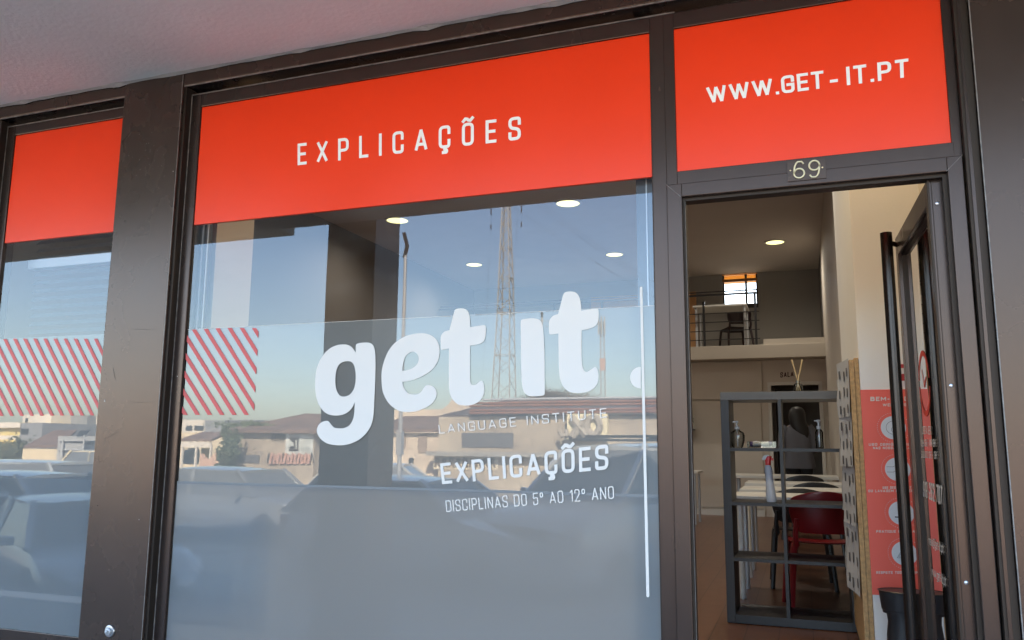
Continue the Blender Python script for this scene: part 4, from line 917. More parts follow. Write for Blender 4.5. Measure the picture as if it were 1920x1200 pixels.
za, zb2 = P(1690, 683, YQ).z, P(1690, 714, YQ).z; xa = P(1682, 700, YQ).x
MB().box(xa, YQ-.004, zb2, xa+.13, YQ-.0005, za).build('plate', mat('sign_red', (.5, .02, .02), .4), fs)
MB().box(xa+.01, YQ-.0055, zb2+.035, xa+.12, YQ-.0045, za-.02).build('symbol_field', WHITE, fs)

# bin / umbrella stand
bc = P(1698, 1130, 1.36)
bn = thing('waste_bin', (bc.x, 1.3, F0), 'flared black waste bin on a slim scooped pedestal under the poster', 'bin')
zr_ = P(1695, 1108, 1.3).z; bx_ = P(1693, 1110, 1.3).x
def rg(r, z, sy=.72): return [(bx_+r*cos(2*pi*i/32), 1.3+r*sy*sin(2*pi*i/32), z) for i in range(32)]
MB().loft([rg(.107, zr_-.002), rg(.110, zr_), rg(.107, zr_+.002), rg(.102, zr_), rg(.092, zr_-.10), rg(.02, zr_-.105)], cap=True).build('liner', BLACKP, bn, smooth=True)
MB().loft([rg(.105, zr_-.001), rg(.096, zr_-.085), rg(.076, zr_-.10), rg(.072, zr_-.14), rg(.080, zr_-.20), rg(.080, zr_-.26), rg(.085, F0+.02), rg(.11, F0+.002)], cap=True).build('shell', BLACKP, bn, smooth=True)

# ============================================================ ACROSS THE STREET (seen in the glass)
# arcade column
ya = -2.36
cl, cr_ = Mr(607, 650, 2.585).x, Mr(697, 650, 2.585).x
ac = thing('arcade_column', ((cl+cr_)/2, -2.5, 0), 'square dark arcade column at the kerb, mirrored behind the big letter g', 'column')
MB().box(cl, -2.585-.41, 0, cr_, -2.585, ZS+1.4).build('shaft', BRONZE, ac, bevel=.004)
MB().box(cl-.02, -3.015, 0, cr_+.02, -2.57, .12).build('plinth', BRONZE2, ac, bevel=.004)
# lamp post
lp = Mr(749, 860, 9.0); lp.z = STREET
lt = thing('street_lamp', lp, 'slim grey street lamp with a bent head, mirrored just right of the column', 'street lamp')
zt2 = Mr(750, 438, 9.0).z
MB().tube([lp, lp+Vector((0, 0, 2)), (lp.x, lp.y, zt2-.4)], [.042, .036, .028], 10).build('pole', GREYM, lt, smooth=True)
MB().bar((lp.x-.02, lp.y, zt2-.45), (lp.x+.03, lp.y, zt2-.25), .05).bar((lp.x+.03, lp.y, zt2-.25), (lp.x-.04, lp.y, zt2), .05).build('head_arm', BLACKP, lt)
MB().box(lp.x-.045, lp.y-.05, 1.3, lp.x+.045, lp.y+.05, 1.7).build('service_box', GREYM, lt)
def quadp(m, pts, Y, d=.3, name='', mm=None, par=None): pass

WRED = mat('roof_tiles', (.20, .135, .11), .85, var=.45, vs=1.2, bump=.5, bs=6)
def bldg(label, x0, x1, Y, py_top, depth=8, wall=(.55, .47, .36), name='house', roof=None, ytop_at=None):
    pass
def facebox(mb, px0, px1, pyt, Y, depth, zb=-1.6):
    a = Mr(px0, pyt, Y); b = Mr(px1, pyt, Y); mb.box(a.x, -Y-depth, zb, b.x, -Y, (a.z+b.z)/2); return a, b
GRAF = mat('stained_plaster', (.42, .36, .28), .9, col2=(.25, .21, .17), vs=.55, bump=.4, bs=4)
GRAF2 = mat('pale_plaster', (.62, .52, .41), .9, col2=(.46, .38, .30), vs=.7)
CR = mat('cream_render', (.62, .52, .36), .9, var=.15, vs=.4); CRW = mat('white_render', (.62, .57, .5), .9, var=.15, vs=.3)
YEL = mat('yellow_render', (.62, .5, .2), .9, var=.2, vs=.4); GRY = mat('grey_cladding', (.22, .23, .25), .7, var=.1, vs=.5); DKW = mat('dark_window', (.03, .035, .04), .2)
SHT = mat('grey_shutter', (.11, .11, .12), .7, var=.3, vs=3, stretch=(1, 1, 8))
# graffiti house (mirrored left of the column)
YH = 34
h1 = thing('house', Mr(520, 880, YH), 'old stained house with tiled roof and graffiti, mirrored left of the letter g', 'house')
m = MB(); facebox(m, 437, 590, 812, YH, 9); wl1 = m.build('wall', GRAF, h1)
a, b = Mr(437, 812, YH), Mr(610, 808, YH); rz = Mr(512, 789, YH+3.5)
MB().prism([(a.x-.2, -YH+.4, a.z), (a.x+1.6, -YH-4.5, rz.z+.3), (b.x, -YH-4.5, rz.z+.1), (b.x, -YH+.4, a.z)], (0, 0, .18)).build('roof', WRED, h1)
gm = MB()
def patch(mb, px0, py0, px1, py1, Y, d=.04, pr=.0): a = Mr(px0, py1, Y); b = Mr(px1, py0, Y); mb.box(a.x, -Y, a.z, b.x, -Y+d+pr, b.z)
patch(gm, 534, 812, 588, 852, YH); gm.build('painted_patch', mat('graffiti_white', (.62, .64, .62), .8, col2=(.3, .33, .32), vs=1.4), h1)
gk = MB(); Yk = YH-.07
for pts in ([(543, 822), (557, 822), (557, 843), (541, 843)], [(546, 826), (551, 826), (551, 838), (543, 838)]):
    gk.tube([Mr(x, y, Yk) for x, y in pts], .07, 4)
for k in range(10): x = 500+k*9; gk.tube([Mr(x, 866+random.uniform(-4, 4), Yk), Mr(x+3, 852+random.uniform(-4, 4), Yk), Mr(x+7, 868+random.uniform(-3, 3), Yk)], .045, 4)
for k in range(5): x = 508+k*5; gk.tube([Mr(x, 822, Yk), Mr(x+3, 812+random.uniform(0, 4), Yk), Mr(x+1, 826, Yk)], .04, 4)
gk.build('graffiti_lines', mat('graffiti_dark', (.07, .06, .055), .8), h1)
gr = MB()
for k in range(6): x = 505+k*13; gr.tube([Mr(x, 869, Yk+.02), Mr(x+4, 850, Yk+.02), Mr(x+9, 853, Yk+.02), Mr(x+8, 870, Yk+.02)], .10, 5)
gr.build('graffiti_red', mat('graffiti_pink', (.42, .25, .20), .8), h1)
m = MB(); patch(m, 445, 853, 486, 868, YH); m.build('shutter', SHT, h1)
# ivy on its corner
def foliage(name, label, cx, cy, z0, z1, rx, ry, n, col, cat='plant', size=.16, trunk=True, group=None, twig=False):
    t = thing(name, (cx, cy, z0), label, cat, group); m = MB(); rg_ = random.Random(int(abs(cx)*100)); cl_ = []
    for _ in range(22): cl_.append(Vector((rg_.gauss(0, .45)*rx, rg_.gauss(0, .45)*ry, rg_.uniform(.1, 1)*(z1-z0)*.9)))
    for _ in range(n):
        c = rg_.choice(cl_); p = Vector((cx, cy, z0))+c+Vector((rg_.gauss(0, .22)*rx, rg_.gauss(0, .22)*ry, rg_.gauss(0, .07)*(z1-z0)))
        if p.z < z0: continue
        a = Vector((rg_.uniform(-1, 1), rg_.uniform(-1, 1), rg_.uniform(-1, 1))).normalized(); b = a.cross(Vector((rg_.random(), 1, rg_.random()))).normalized(); s = size*rg_.uniform(.6, 1.3)
        if twig: m.tube([Vector((cx, cy, z0+(p.z-z0)*.5))+(p-Vector((cx, cy, p.z)))*.6, p, p+Vector((a.x*.5, a.y*.5, abs(a.z)*.6))*s*4], .018, 3, cap=False)
        else: m.add([p, p+a*s+b*s*.4, p+a*s*1.8, p+a*s-b*s*.4], [(0, 1, 2, 3)])
    m.build('crown' if cat == 'tree' else 'leaves', mat(name+'_leaf', col, .8, var=.45, vs=1.5), t)
    if trunk: MB().tube([(cx, cy, z0-.6), (cx+.1, cy, (z0+z1)/2), (cx, cy, z1-.3)], [.16, .1, .04], 8).build('trunk', mat(name+'_bark', (.09, .07, .05), .9), t, smooth=True)
a = Mr(428, 860, YH-1)
foliage('ivy', 'ivy covered corner post between the yellow house and the graffiti wall, mirrored', a.x, a.y, -.6, Mr(430, 800, YH-1).z, .42, .4, 1900, (.075, .10, .045), size=.13)
a = Mr(470, 806, YH+1)
foliage('creeper', 'green creeper along the eaves left of the tiled roof, mirrored', a.x, a.y, a.z-.2, a.z+.40, 1.9, .5, 900, (.09, .12, .05), size=.12, trunk=False)
# yellow/cream houses to the left
YA_ = 40
h2 = thing('house', Mr(380, 860, YA_), 'cream flat roofed house behind the red awning, mirrored at left of the big window', 'house')
m = MB(); facebox(m, 338, 440, 812, YA_, 8); m.build('wall', CR, h2)
m = MB(); facebox(m, 338, 384, 788, YA_+1, 8); m.build('upper_wall', CRW, h2)
m = MB(); a, b = facebox(m, 384, 422, 789, YA_+.6, 6, zb=1.9); m.build('grey_block', GRY, h2)
for p_ in ((348, 799, 360, 808), (364, 799, 382, 808), (352, 842, 372, 862)):
    m = MB(); patch(m, *p_, YA_+.98 if p_[1] < 805 else YA_-.02); m.build('window', DKW, h2)
h2b = thing('lean_to', Mr(370, 850, YA_-4), 'low lean to with a faded red tiled awning on thin posts, mirrored by the frame', 'shed')
a, b = Mr(335, 829, YA_-4), Mr(397, 829, YA_-4); c = Mr(352, 815, YA_-2)
MB().prism([(a.x, a.y, a.z), (b.x, b.y, b.z), (b.x-.4, c.y, c.z), (a.x, c.y, c.z)], (0, 0, .15)).build('roof', WRED, h2b)
MB().box(a.x, a.y-.02, a.z-.35, b.x, a.y+.05, a.z-.02).build('fascia', CRW, h2b)
for x in (342, 368, 396): v = Mr(x, 835, YA_-4); MB().box(v.x-.06, v.y-.06, -1.4, v.x+.06, v.y+.06, v.z).build('post', CRW, h2b)
m = MB(); patch(m, 338, 845, 374, 872, YA_-3); m.build('dark_opening', DKW, h2b)
m = MB(); patch(m, 376, 842, 396, 868, YA_-2.5); m.build('yellow_wall', YEL, h2b)
h2c = thing('garden_wall', Mr(415, 860, YA_-5), 'low cream wall with a wavy pink top, mirrored below the cream house', 'wall')
tp_ = [(374, 852), (382, 862), (392, 862), (402, 852), (412, 848), (424, 849), (438, 860)]
MB().prism([Mr(x, y, YA_-5) for x, y in tp_]+[Vector((Mr(438, 880, YA_-5).x, -YA_+5, -1.3)), Vector((Mr(374, 880, YA_-5).x, -YA_+5, -1.3))], (0, -.3, 0)).build('wall', mat('pink_render', (.55, .36, .27), .9, var=.25), h2c)
# far skyline
rs = random.Random(3)
cols = [CRW, CR, GRY, mat('beige_render', (.5, .42, .34), .9), mat('rose_render', (.5, .34, .27), .9)]
sky_l = ['pale flat roofed block on the far skyline between cream house and tiled roof', 'narrow beige block on the far skyline above the creeper', 'low white block on the far skyline above the creeper', 'small rose block on the far skyline left of the tiled roof', 'wide pale block on the far skyline behind the ivy', 'grey block on the far skyline at the tiled roof end']
for i, (xa, xb2, yt) in enumerate(((424, 446, 793), (444, 462, 797), (458, 480, 792), (478, 500, 796), (420, 470, 800), (498, 560, 797))):
    h = thing('house', Mr(xa, 800, 95+i*4), sky_l[i], 'house', 'distant houses on the skyline')
    m = MB(); a, b = facebox(m, xa, xb2, yt, 95+i*4, 10); m.build('wall', cols[i % 5], h)
    MB().box(a.x-.2, -95-i*4-10.2, a.z, b.x+.2, -95-i*4+.2, a.z+.35).build('roof', GRY, h)
    for k in range(3): xx = xa+(xb2-xa)*(k+.3)/3.2; m = MB(); patch(m, xx, yt+4, xx+3, yt+9, 95+i*4-.02); m.build('window', DKW, h)
# left pane houses
YLh = 44
h3 = thing('house', Mr(60, 860, YLh), 'tall pale gable wall with small arched vent, mirrored in the left pane', 'house')
m = MB(); facebox(m, 44, 96, 777, YLh+6, 8); m.build('wall', CRW, h3); m = MB(); patch(m, 48, 784, 53, 792, YLh+5.98); m.build('vent', DKW, h3)
h4 = thing('house', Mr(20, 860, YLh), 'yellow balcony house with grey flank, mirrored at the left photo edge', 'house')
m = MB(); facebox(m, -40, 40, 792, YLh, 8); m.build('wall', YEL, h4); m = MB(); a, b = facebox(m, 40, 80, 793, YLh-.3, 8); m.build('grey_flank', GRY, h4)
m = MB(); patch(m, -40, 792, 40, 802, YLh-.35); m.build('parapet', CRW, h4); m = MB(); patch(m, -40, 817, 37, 824, YLh-.6); m.build('balcony', CRW, h4)
m = MB(); patch(m, 40, 804, 54, 814, YLh-.32); m.build('window', DKW, h4)
h5 = thing('house', Mr(140, 860, YLh), 'long grey block with antennas, mirrored behind the lattice hoarding', 'house')
m = MB(); facebox(m, 94, 163, 779, YLh+8, 10); m.build('wall', GRY, h5)
m = MB(); facebox(m, 163, 200, 779, YLh+9, 10); m.build('cream_wing', CRW, h5)
for x in (98, 112, 128, 150): m = MB(); patch(m, x, 803, x+8, 809, YLh+7.9); m.build('window', DKW, h5)
h6 = thing('house', Mr(80, 860, YLh-10), 'small cream house with sloping red tiled roof, mirrored in the left pane', 'house')
m = MB(); facebox(m, 44, 110, 842, YLh-10, 4); m.build('wall', CR, h6)
a, b, c, d = Mr(46, 841, YLh-10), Mr(112, 839, YLh-10), Mr(142, 810, YLh-5), Mr(100, 811, YLh-5)
MB().prism([a, b, c, d], (0, 0, .15)).build('roof', WRED, h6)
a = Mr(18, 850, YLh-9)
foliage('bush', 'grey green bush at the far left, mirrored above the van', a.x, a.y, -1, Mr(18, 822, YLh-9).z, 2.2, 1, 2600, (.07, .08, .04), size=.15, trunk=False)
hd = thing('hoarding', Mr(145, 860, 26), 'grey boarded hoarding with rails, mirrored beside the pillar', 'fence')
m = MB(); facebox(m, 108, 190, 818, 26, .06, zb=-.9); m.build('boards', mat('grey_boards', (.33, .34, .35), .7, var=.15, vs=2), hd)
for y in (826, 843, 859): a, b = Mr(108, y, 25.9), Mr(190, y, 25.9); MB().bar((a.x, -25.9, a.z), (b.x, -25.9, a.z), .06).build('rail', GREYM, hd)
for x in (116, 157): a = Mr(x, 825, 25.8); MB().tube([(a.x, -25.8, -.9), (a.x, -25.8, a.z)], .05, 8).build('post', GREYM, hd)
sol = thing('solar_panel', Mr(157, 815, 25), 'small tilted solar panel on a pole over the hoarding, mirrored', 'solar panel')
c = Mr(154, 815, 25); MB().tube([(c.x+.1, -25, -.9), (c.x+.1, -25, c.z)], .04, 8).build('pole', GREYM, sol)
pv = [Mr(142, 820, 25), Mr(159, 820, 25), Mr(168, 809, 25.3), Mr(148, 810, 25.3)]
MB().prism(pv, (0, 0, .05)).build('panel', DKW, sol); MB().tube(pv+[pv[0]], .025, 4).build('rim', GREYM, sol)

# workshop with pipes and corrugated roof (mirrored right half)
YW = 34
w1 = thing('workshop', Mr(1000, 860, YW), 'long derelict ochre workshop with pipe rows on its roof and a billboard, mirrored', 'building')
m = MB(); facebox(m, 822, 1260, 781, YW, 12); m.build('wall', GRAF, w1)
m = MB(); patch(m, 865, 812, 963, 839, YW); m.build('shuttered_window', SHT, w1)
m = MB(); a, b = Mr(805, 851, YW), Mr(1110, 851, YW); m.box(a.x, -YW, a.z-.1, b.x, -YW+.5, a.z+.12); m.build('canopy_ledge', mat('grey_ledge', (.3, .29, .27), .8, var=.3), w1)
m = MB(); patch(m, 812, 855, 935, 880, YW); m.build('white_band', mat('white_band_paint', (.62, .57, .46), .8, col2=(.45, .38, .28), vs=2), w1)
gl = MB(); rr2 = random.Random(9)
for k in range(9): x = 815+k*13; gl.tube([Mr(x, 875, YW-.08), Mr(x+2, 860+rr2.uniform(-2, 2), YW-.08), Mr(x+7, 862, YW-.08), Mr(x+5, 868, YW-.08), Mr(x+9, 876, YW-.08)], .05, 4)
gl.build('graffiti_lines', mat('graffiti_brown', (.12, .09, .06), .8), w1)
bb = MB(); patch(bb, 1067, 777, 1141, 825, YW-.3, d=.3); bo_ = bb.build('billboard', mat('billboard_cream', (.66, .60, .42), .7, var=.08), w1)
bl_ = MB(); Yb = YW-.35-.3
def stroke(pts, r): bl_.tube([Mr(x, y, Yb) for x, y in pts], r, 6)
stroke([(1072, 784), (1101, 818)], .20); stroke([(1102, 783), (1073, 820)], .20)
stroke([(1113+12*cos(t/12*2*pi), 799+16*sin(t/12*2*pi)) for t in range(13)], .17); stroke([(1050, 808), (1054, 818), (1064, 816), (1062, 806)], .12)
bl_.build('painted_letters', mat('billboard_letters', (.32, .29, .25), .8), bo_)
bs_ = MB(); patch(bs_, 1067, 817, 1141, 824.5, YW-.62, d=.02); bs_.build('caption_band', mat('band_dark', (.06, .06, .06), .8), bo_)
# roof : dark corrugated + pipes
a, b = Mr(865, 783, YW+.3), Mr(1260, 783, YW+.3); zt3 = Mr(1000, 750, YW+4).z
MB().prism([(a.x-1.2, -YW-.2, a.z), (b.x, -YW-.2, b.z), (b.x, -YW-4, zt3-.1), (a.x+1.0, -YW-4, zt3-.1)], (0, 0, .12)).build('roof', mat('dark_corrugated', (.10, .08, .08), .8, var=.4, vs=2, stretch=(.3, 3, 3)), w1)
pm = MB()
for i, y in enumerate((748, 751.5, 757, 762, 766.5, 771, 776)):
    x0 = 905 if i < 3 else 990; a, b = Mr(x0, y, YW-.2+i*.0), Mr(1262, y, YW-.2)
    if i % 2 == 0: pm.tube([(a.x, -YW+.25-i*.02, (a.z+b.z)/2), (b.x, -YW+.25-i*.02, (a.z+b.z)/2)], .055, 8)
pm.build('roof_pipes', GREYM, w1)
pm = MB()
for y in (754.5, 760, 768.5, 774): a, b = Mr(880, y, YW-.3), Mr(1262, y, YW-.3); pm.tube([(a.x, -YW+.3, (a.z+b.z)/2), (b.x, -YW+.3, (a.z+b.z)/2)], .06, 8)
pm.build('rusty_pipes', mat('rust_pipe', (.24, .10, .06), .8, var=.4, vs=3), w1)
sp2 = MB()
for x in (1050, 1215):
    c = Mr(x, 750, YW-.25)
    for s in (-1, 1): sp2.bar((c.x, c.y, c.z), (c.x+s*.7, c.y, Mr(x, 781, YW-.25).z), .05)
sp2.build('pipe_supports', mat('rust_steel', (.15, .07, .05), .8), w1)
w2 = thing('house', Mr(790, 860, YW+1), 'pink walled house with tiled lean to roof and gable, mirrored right of the column', 'house')
m = MB(); facebox(m, 700, 826, 812, YW+.6, 7); m.build('wall', GRAF2, w2)
a, b = Mr(700, 811, YW+.6), Mr(828, 811, YW+.6); c = Mr(760, 785, YW+4)
MB().prism([(a.x, a.y+.3, a.z), (b.x, b.y+.3, b.z), (b.x, c.y, c.z), (a.x, c.y, c.z)], (0, 0, .15)).build('roof', WRED, w2)
MB().prism([Mr(800, 786, YW+5), Mr(870, 786, YW+5), Mr(866, 770, YW+5), Mr(846, 748, YW+5), Mr(840, 758, YW+5)], (0, -3, 0)).build('gable', GRAF2, w2)
m = MB(); facebox(m, 700, 846, 768, YW+9, 4); m.build('rear_wall', GRAF2, w2)
for p_ in ((783, 814, 800, 849), (753, 814, 761, 841), (766, 859, 775, 871)): m = MB(); patch(m, *p_, YW+.58); m.build('shuttered_opening', mat('shutter_taupe', (.26, .2, .16), .8) if p_[0] < 766 or p_[0] > 780 else DKW, w2)
# bare tree behind
a = Mr(1030, 748, YW+16)
foliage('bare_tree', 'leafless brown tree behind the workshop roof, mirrored between pylon and letter t', a.x, a.y, a.z-1.5, Mr(1020, 728, YW+16).z+.2, 2.4, 1.2, 1500, (.17, .13, .10), cat='tree', size=.14, twig=True)
# lattice pylon
YPy = 75
py_ = thing('lattice_pylon', Mr(950, 860, YPy), 'tall grey lattice power pylon mirrored behind the word get', 'pylon')
cx0, cx1 = Mr(948, 745, YPy).x, Mr(948, 390, YPy).x; zbse, ztop = -1.4, Mr(948, 390, YPy).z+4
def half(z): t_ = (z-zbse)/(ztop-zbse); return 1.22*(1-t_)+.20*t_
cxx = (Mr(947, 745, YPy).x+Mr(946, 400, YPy).x)/2
lev = [zbse]; 
while lev[-1] < ztop: lev.append(lev[-1]+half(lev[-1])*1.45)
PGREY = mat('galvanised_steel', (.36, .36, .35), .6, .3)
cn = lambda z: [Vector((cxx+sx*half(z), -YPy+sy*half(z), z)) for sx, sy in ((-1, -1), (1, -1), (1, 1), (-1, 1))]
lg_ = MB(); br_ = MB(); hz_ = MB()
for k in range(4): lg_.bar(cn(zbse)[k], cn(lev[-1])[k], .10)
for i in range(len(lev)-1):
    A, B = cn(lev[i]), cn(lev[i+1])
    for k in range(4):
        k2 = (k+1) % 4
        if i % 2: br_.bar(A[k], B[k2], .05)
        else: br_.bar(A[k2], B[k], .05)
        if i % 4 == 0: hz_.bar(A[k], A[k2], .08)
lg_.build('legs', PGREY, py_); br_.build('bracing', PGREY, py_); hz_.build('rings', PGREY, py_)
am = MB(); zz = Mr(948, 396, YPy).z+1.2; ins = MB()
for s in (-1, 1):
    tip = Vector((cxx+s*1.7, -YPy, zz)); am.bar((cxx, -YPy-.4, zz-.0), tip, .09); am.bar((cxx, -YPy+.4, zz+.6), tip, .09)
    ins.tube([tip, tip-Vector((0, 0, 1.6))], .07, 6); ins.tube([tip-Vector((0, 0, 2.6)), tip-Vector((0, 0, 3.2))], .06, 6)
am.build('cross_arm', PGREY, py_); ins.build('insulators', BLACKP, py_)
WIRE = mat('wire', (.05, .05, .055), .5)
for i, (pa, pb, lab) in enumerate((((960, 390), (1235, 560), 'lowest power line falling right from the pylon, mirrored in the sky'), ((1005, 385), (1240, 545), 'middle power line falling right from the pylon, mirrored in the sky'), ((1018, 385), (1240, 536), 'upper power line falling right from the pylon, mirrored in the sky'), ((921, 400), (910, 600), 'power line dropping left of the pylon, mirrored in the sky'), ((968, 420), (958, 560), 'power line dropping close beside the pylon, mirrored in the sky'))):
    a, b = Mr(*pa, YPy), Mr(*pb, YPy-(12 if i < 3 else 0)); d = b-a; pts = []
    e1 = 1.35 if i < 3 else 1.7
    for k in range(13): t = -.15+k/12*e1; p_ = a+d*t; p_.z += .6*(t*(t-1)); pts.append(p_)
    tag(MB().tube(pts, .009, 4).build('power_line', WIRE), lab, 'power line', 'power lines')
# masts
YT = 60
a = Mr(1131, 745, YT); zt4 = Mr(1131, 592, YT).z
ms = thing('telecom_mast', a, 'slim telecom mast with panel antennas at its head, mirrored right of the letter t', 'mast')
m = MB()
for s in (-.22, .22): m.tube([(a.x+s, -YT, -1), (a.x+s*.6, -YT, zt4-.4)], .05, 6)
for k in range(30): z = -1+k*(zt4)/30; m.bar((a.x-.2, -YT, z), (a.x+.2, -YT, z+.3), .03)
m.build('lattice', PGREY, ms); m = MB()
for s in (-.25, 0, .25): m.box(a.x+s-.05, -YT+.1, zt4-1.5, a.x+s+.05, -YT+.22, zt4)
m.build('panel_antennas', PGREY, ms); MB().box(a.x-.22, -YT-.1, zt4-4.5, a.x+.22, -YT+.1, zt4-3.5).build('red_section', mat('mast_red', (.40, .28, .25), .7), ms)
a = Mr(1015, 745, YT+10); zt5 = Mr(1015, 582, YT+10).z
ms = thing('beacon_mast', a, 'thin pale mast with a dark beacon, mirrored between the letters i and t', 'mast')
MB().tube([(a.x, a.y, -1), (a.x, a.y, zt5-.6)], .12, 8).build('pole', PGREY, ms); MB().lathe((a.x, a.y, zt5-.6), [(.16, 0), (.1, .2), (.16, .35), (.05, .5)], 10).build('beacon', BLACKP, ms)
a2 = Mr(1036, 600, YT+10); MB().bar((a.x, a.y, a2.z), (a2.x, a.y, a2.z), .06).bar((a.x+.3, a.y, a2.z-.6), (a2.x, a.y, a2.z-.45), .06).build('arm', PGREY, ms)

# ------------------------------------------------------------ vehicles
def car(label, loc, rot, L=4.2, W=1.74, H=1.46, col=(.35, .37, .39), cabin=(.28, .36, .86, 1.0), hood=.80, kind='car', name='parked_car', rough=.25, emblem=False, rack=False, grp='cars parked along the street'):
    """local: nose towards -y ; cabin = windscreen base, roof front, roof rear, rear base (fractions of L from the nose)"""
    t = thing(name, loc, label, 'van' if kind == 'van' else 'car', grp); t.rotation_euler = (0, 0, rot)
    paint = mat('car_paint', col, rough, .3, .5, coat=.6); gls = mat('car_glass', (.13, .14, .15), .05, spec=1.0)
    belt = hood+.10; y_ = lambda f: -L/2+f*L
    def ring(f, zt_, w_, zb=.20, k=.06):
        r = []
        for (sx, z) in ((0, zb), (.82, zb), (.97, zb+.10), (1, zb+(zt_-zb)*.45), (.985, zb+(zt_-zb)*.75), (.93, zt_-k*.4), (.80, zt_), (0, zt_+.012)): r.append((sx, z))
        full = [(w_*s, y_(f), z) for s, z in r]+[(-w_*s, y_(f), z) for s, z in reversed(r[1:-1])]
        return full
    hw = W/2; c0, c1, c2, c3 = cabin
    rings = [ring(0, hood-.28, hw*.72, .30), ring(.012, hood-.16, hw*.84, .24), ring(.05, hood-.06, hw*.94), ring(.14, hood, hw), ring(c0, belt-.02, hw), ring((c0+c3)/2, belt, hw), ring(min(c3, .97), belt+.01, hw*.99), ring(.985, belt-.04, hw*.93, .26), ring(1, belt-.18, hw*.84, .30)]
    MB().loft(rings).build('body', paint, t, smooth=True, local=True)
    def gr_(f, z, w_): return [(w_, y_(f), z), (w_*.96, y_(f), z+.004), (-w_*.96, y_(f), z+.004), (-w_, y_(f), z)]
    b0, b1_ = belt-.03, H-.05; wi, wt_ = hw*.93, hw*.74
    V = [(-wi, y_(c0), b0), (wi, y_(c0), b0), (wt_, y_(c1), b1_), (-wt_, y_(c1), b1_), (-wi, y_(c3)-.02, b0), (wi, y_(c3)-.02, b0), (wt_, y_(c2), b1_), (-wt_, y_(c2), b1_)]
    MB().add(V, [(0, 1, 2, 3), (5, 4, 7, 6), (1, 5, 6, 2), (4, 0, 3, 7), (3, 2, 6, 7)]).build('glasshouse', gls, t, bevel=.02, local=True)
    rf = MB(); n = 7; rows = []
    for i in range(n):
        f = c1-.015+(c2-c1+.03)*i/(n-1); zz_ = H-.05+.05*sin(pi*(i+.6)/(n+.2)); rows.append([(wt_*1.02*s, y_(f), zz_-.05*abs(s)**3) for s in (-1, -.8, -.4, 0, .4, .8, 1)]+[(wt_*1.02*s, y_(f), H-.11) for s in (1, -1)])
    rf.loft(rows).build('roof', paint, t, smooth=True, local=True)
    pl_ = MB()
    for s in (-1, 1):
        pl_.bar((s*wi*1.0, y_(c0), b0), (s*wt_*1.01, y_(c1), b1_+.01), .07, .05); pl_.bar((s*wi, y_(c3)-.03, b0), (s*wt_*1.01, y_(c2), b1_+.01), .12, .06)
        mid = (c0+c3)/2+.04; pl_.bar((s*wi*1.005, y_(mid), b0), (s*wt_*1.015, y_(mid+.01), b1_+.01), .08, .03)
    pl_.build('pillars', paint, t, local=True)
    tyre = mat('tyre', (.02, .02, .02), .85)
    for f in (.19, .80):
        for s in (-1, 1):
            wh = MB().lathe((s*(hw-.09), y_(f), .32), [(.20, -.10), (.32, -.09), (.325, 0), (.32, .09), (.20, .10)], 22, 'x').build('wheel', tyre, t, smooth=True, local=True)
            MB().lathe((s*(hw-.09), y_(f), .32), [(.02, -.095*1), (.19, -.08), (.2, 0), (.19, .08), (.02, .095)], 14, 'x').build('rim', STEEL, wh, smooth=True, local=True)
    for s in (-1, 1):
        MB().prism([(s*hw*.98, y_(.10), hood-.02), (s*hw*.58, y_(.035), hood-.10), (s*hw*.60, y_(.012), hood-.19), (s*hw*.93, y_(.05), hood-.17)], (0, -.025, -.01)).build('headlight', mat('headlight', (.7, .72, .75), .1, spec=.8), t, local=True)
        MB().box(s*hw*.70, y_(.985), belt-.28, s*hw*.96, y_(1.0)+.02, belt-.08).build('tail_light', mat('tail_red', (.3, .01, .01), .2), t, local=True)
        MB().loft([[(s*(hw+.02), y_(c0)+.25+.0, belt+.0), (s*(hw+.02), y_(c0)+.32, belt), (s*(hw+.02), y_(c0)+.32, belt+.10), (s*(hw+.02), y_(c0)+.25, belt+.10)], [(s*(hw+.20), y_(c0)+.24, belt+.01), (s*(hw+.20), y_(c0)+.31, belt+.01), (s*(hw+.20), y_(c0)+.31, belt+.12), (s*(hw+.20), y_(c0)+.24, belt+.12)]]).build('mirror', paint, t, bevel=.015, local=True)
    MB().box(-hw*.52, y_(0)-.012, hood-.34, hw*.52, y_(.02), hood-.20).build('grille', BLACKP, t, bevel=.01, local=True)
    MB().box(-hw*.6, y_(0)-.014, .30, hw*.6, y_(.02), .40).build('lower_grille', BLACKP, t, bevel=.01, local=True)
    MB().box(-.26, y_(0)-.022, .41, .26, y_(0)-.013, .51).build('number_plate', WHITEPL, t, local=True)
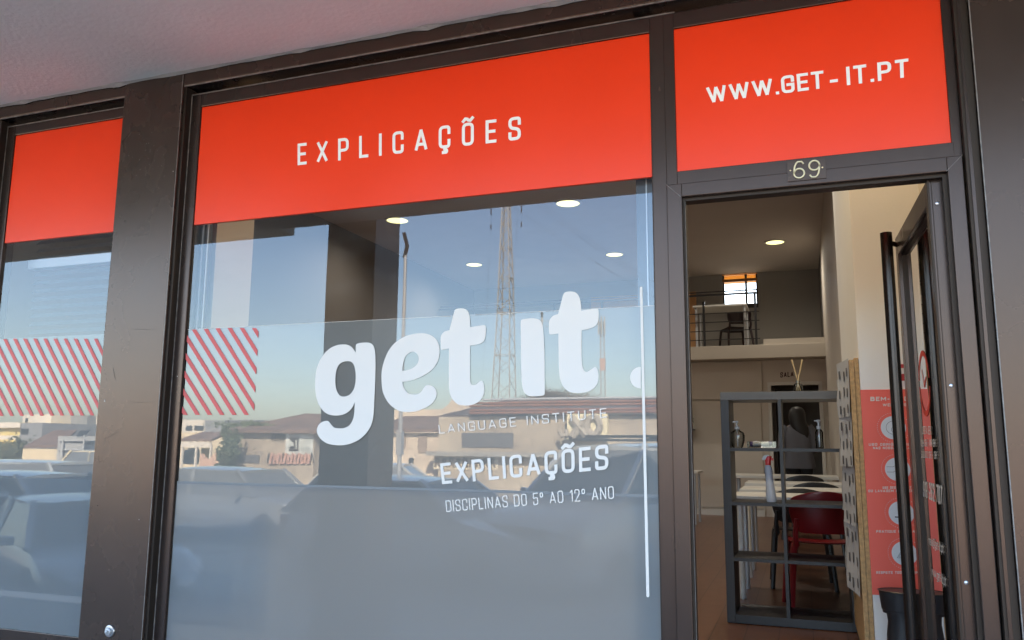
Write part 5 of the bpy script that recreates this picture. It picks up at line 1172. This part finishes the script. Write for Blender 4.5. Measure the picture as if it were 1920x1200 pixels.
    if emblem:
        e = MB(); ez = hood-.25; rr_ = [(0, .13), (.075, 0), (0, -.13), (-.075, 0)]
        e.tube([(x, y_(0)-.035, ez+z) for x, z in rr_+rr_[:1]], .02, 4)
        e.build('diamond_badge', STEEL, t, local=True)
    if rack:
        rk = MB()
        for f in (c1+.08, c2-.12): rk.bar((-wt_, y_(f), H+.09), (wt_, y_(f), H+.09), .05, .04)
        for s in (-1, 1): rk.bar((s*wt_*.98, y_(c1), H+.04), (s*wt_*.98, y_(c2), H+.04), .04, .04)
        rk.build('roof_rack', BLACKP, t, local=True)
    return t
def gp(px, py, Y): v = Mr(px, py, Y); v.z = STREET+.02; return v
_p = gp(968, 1010, 7.0); _p.x += 1.05; _p.y -= 2.15
car('grey people carrier with diamond badge and roof bars, facing the shop, mirrored in the film', _p, radians(206), 4.7, 1.92, 2.0, (.58, .60, .62), (.20, .38, .94, 1.0), 1.12, emblem=True, rack=True)
car('silver hatchback seen from the side between column and diamond badge car, mirrored', gp(800, 980, 8.0), radians(100), 4.2, 1.74, 1.50, (.62, .64, .66), (.24, .42, .86, 1.0), .88)
car('dark saloon whose roof shows below the graffiti wall, mirrored in the big window', gp(455, 920, 11.0), radians(96), 4.5, 1.76, 1.46, (.26, .28, .30), (.26, .40, .80, .95), .86)
car('silver car filling the foot of the left pane, mirrored', gp(60, 1000, 6.6), radians(90), 4.4, 1.76, 1.5, (.64, .66, .68), (.24, .42, .84, 1.0), .86)
car('silver grey car nosing in at the lower left pane, headlight showing, mirrored', gp(150, 1060, 4.9), radians(118), 4.1, 1.72, 1.3, (.60, .62, .64), (.26, .42, .84, 1.0), .72)
car('white box shaped van behind the silver cars, mirrored at far left', gp(30, 960, 12), radians(86), 5.2, 1.9, 1.50, (.45, .48, .50), (.12, .20, .97, 1.0), .95, kind='van', name='parked_van')
car('cream car in sunshine beyond the van, mirrored beside the pillar', gp(205, 920, 24), radians(80), 4.0, 1.7, 1.6, (.66, .58, .42), (.2, .36, .88, 1.0), .85)
car('small white car behind the lamp post, mirrored right of the column', gp(735, 920, 15), radians(75), 3.9, 1.66, 1.5, (.55, .56, .56), (.24, .42, .86, 1.0), .85)
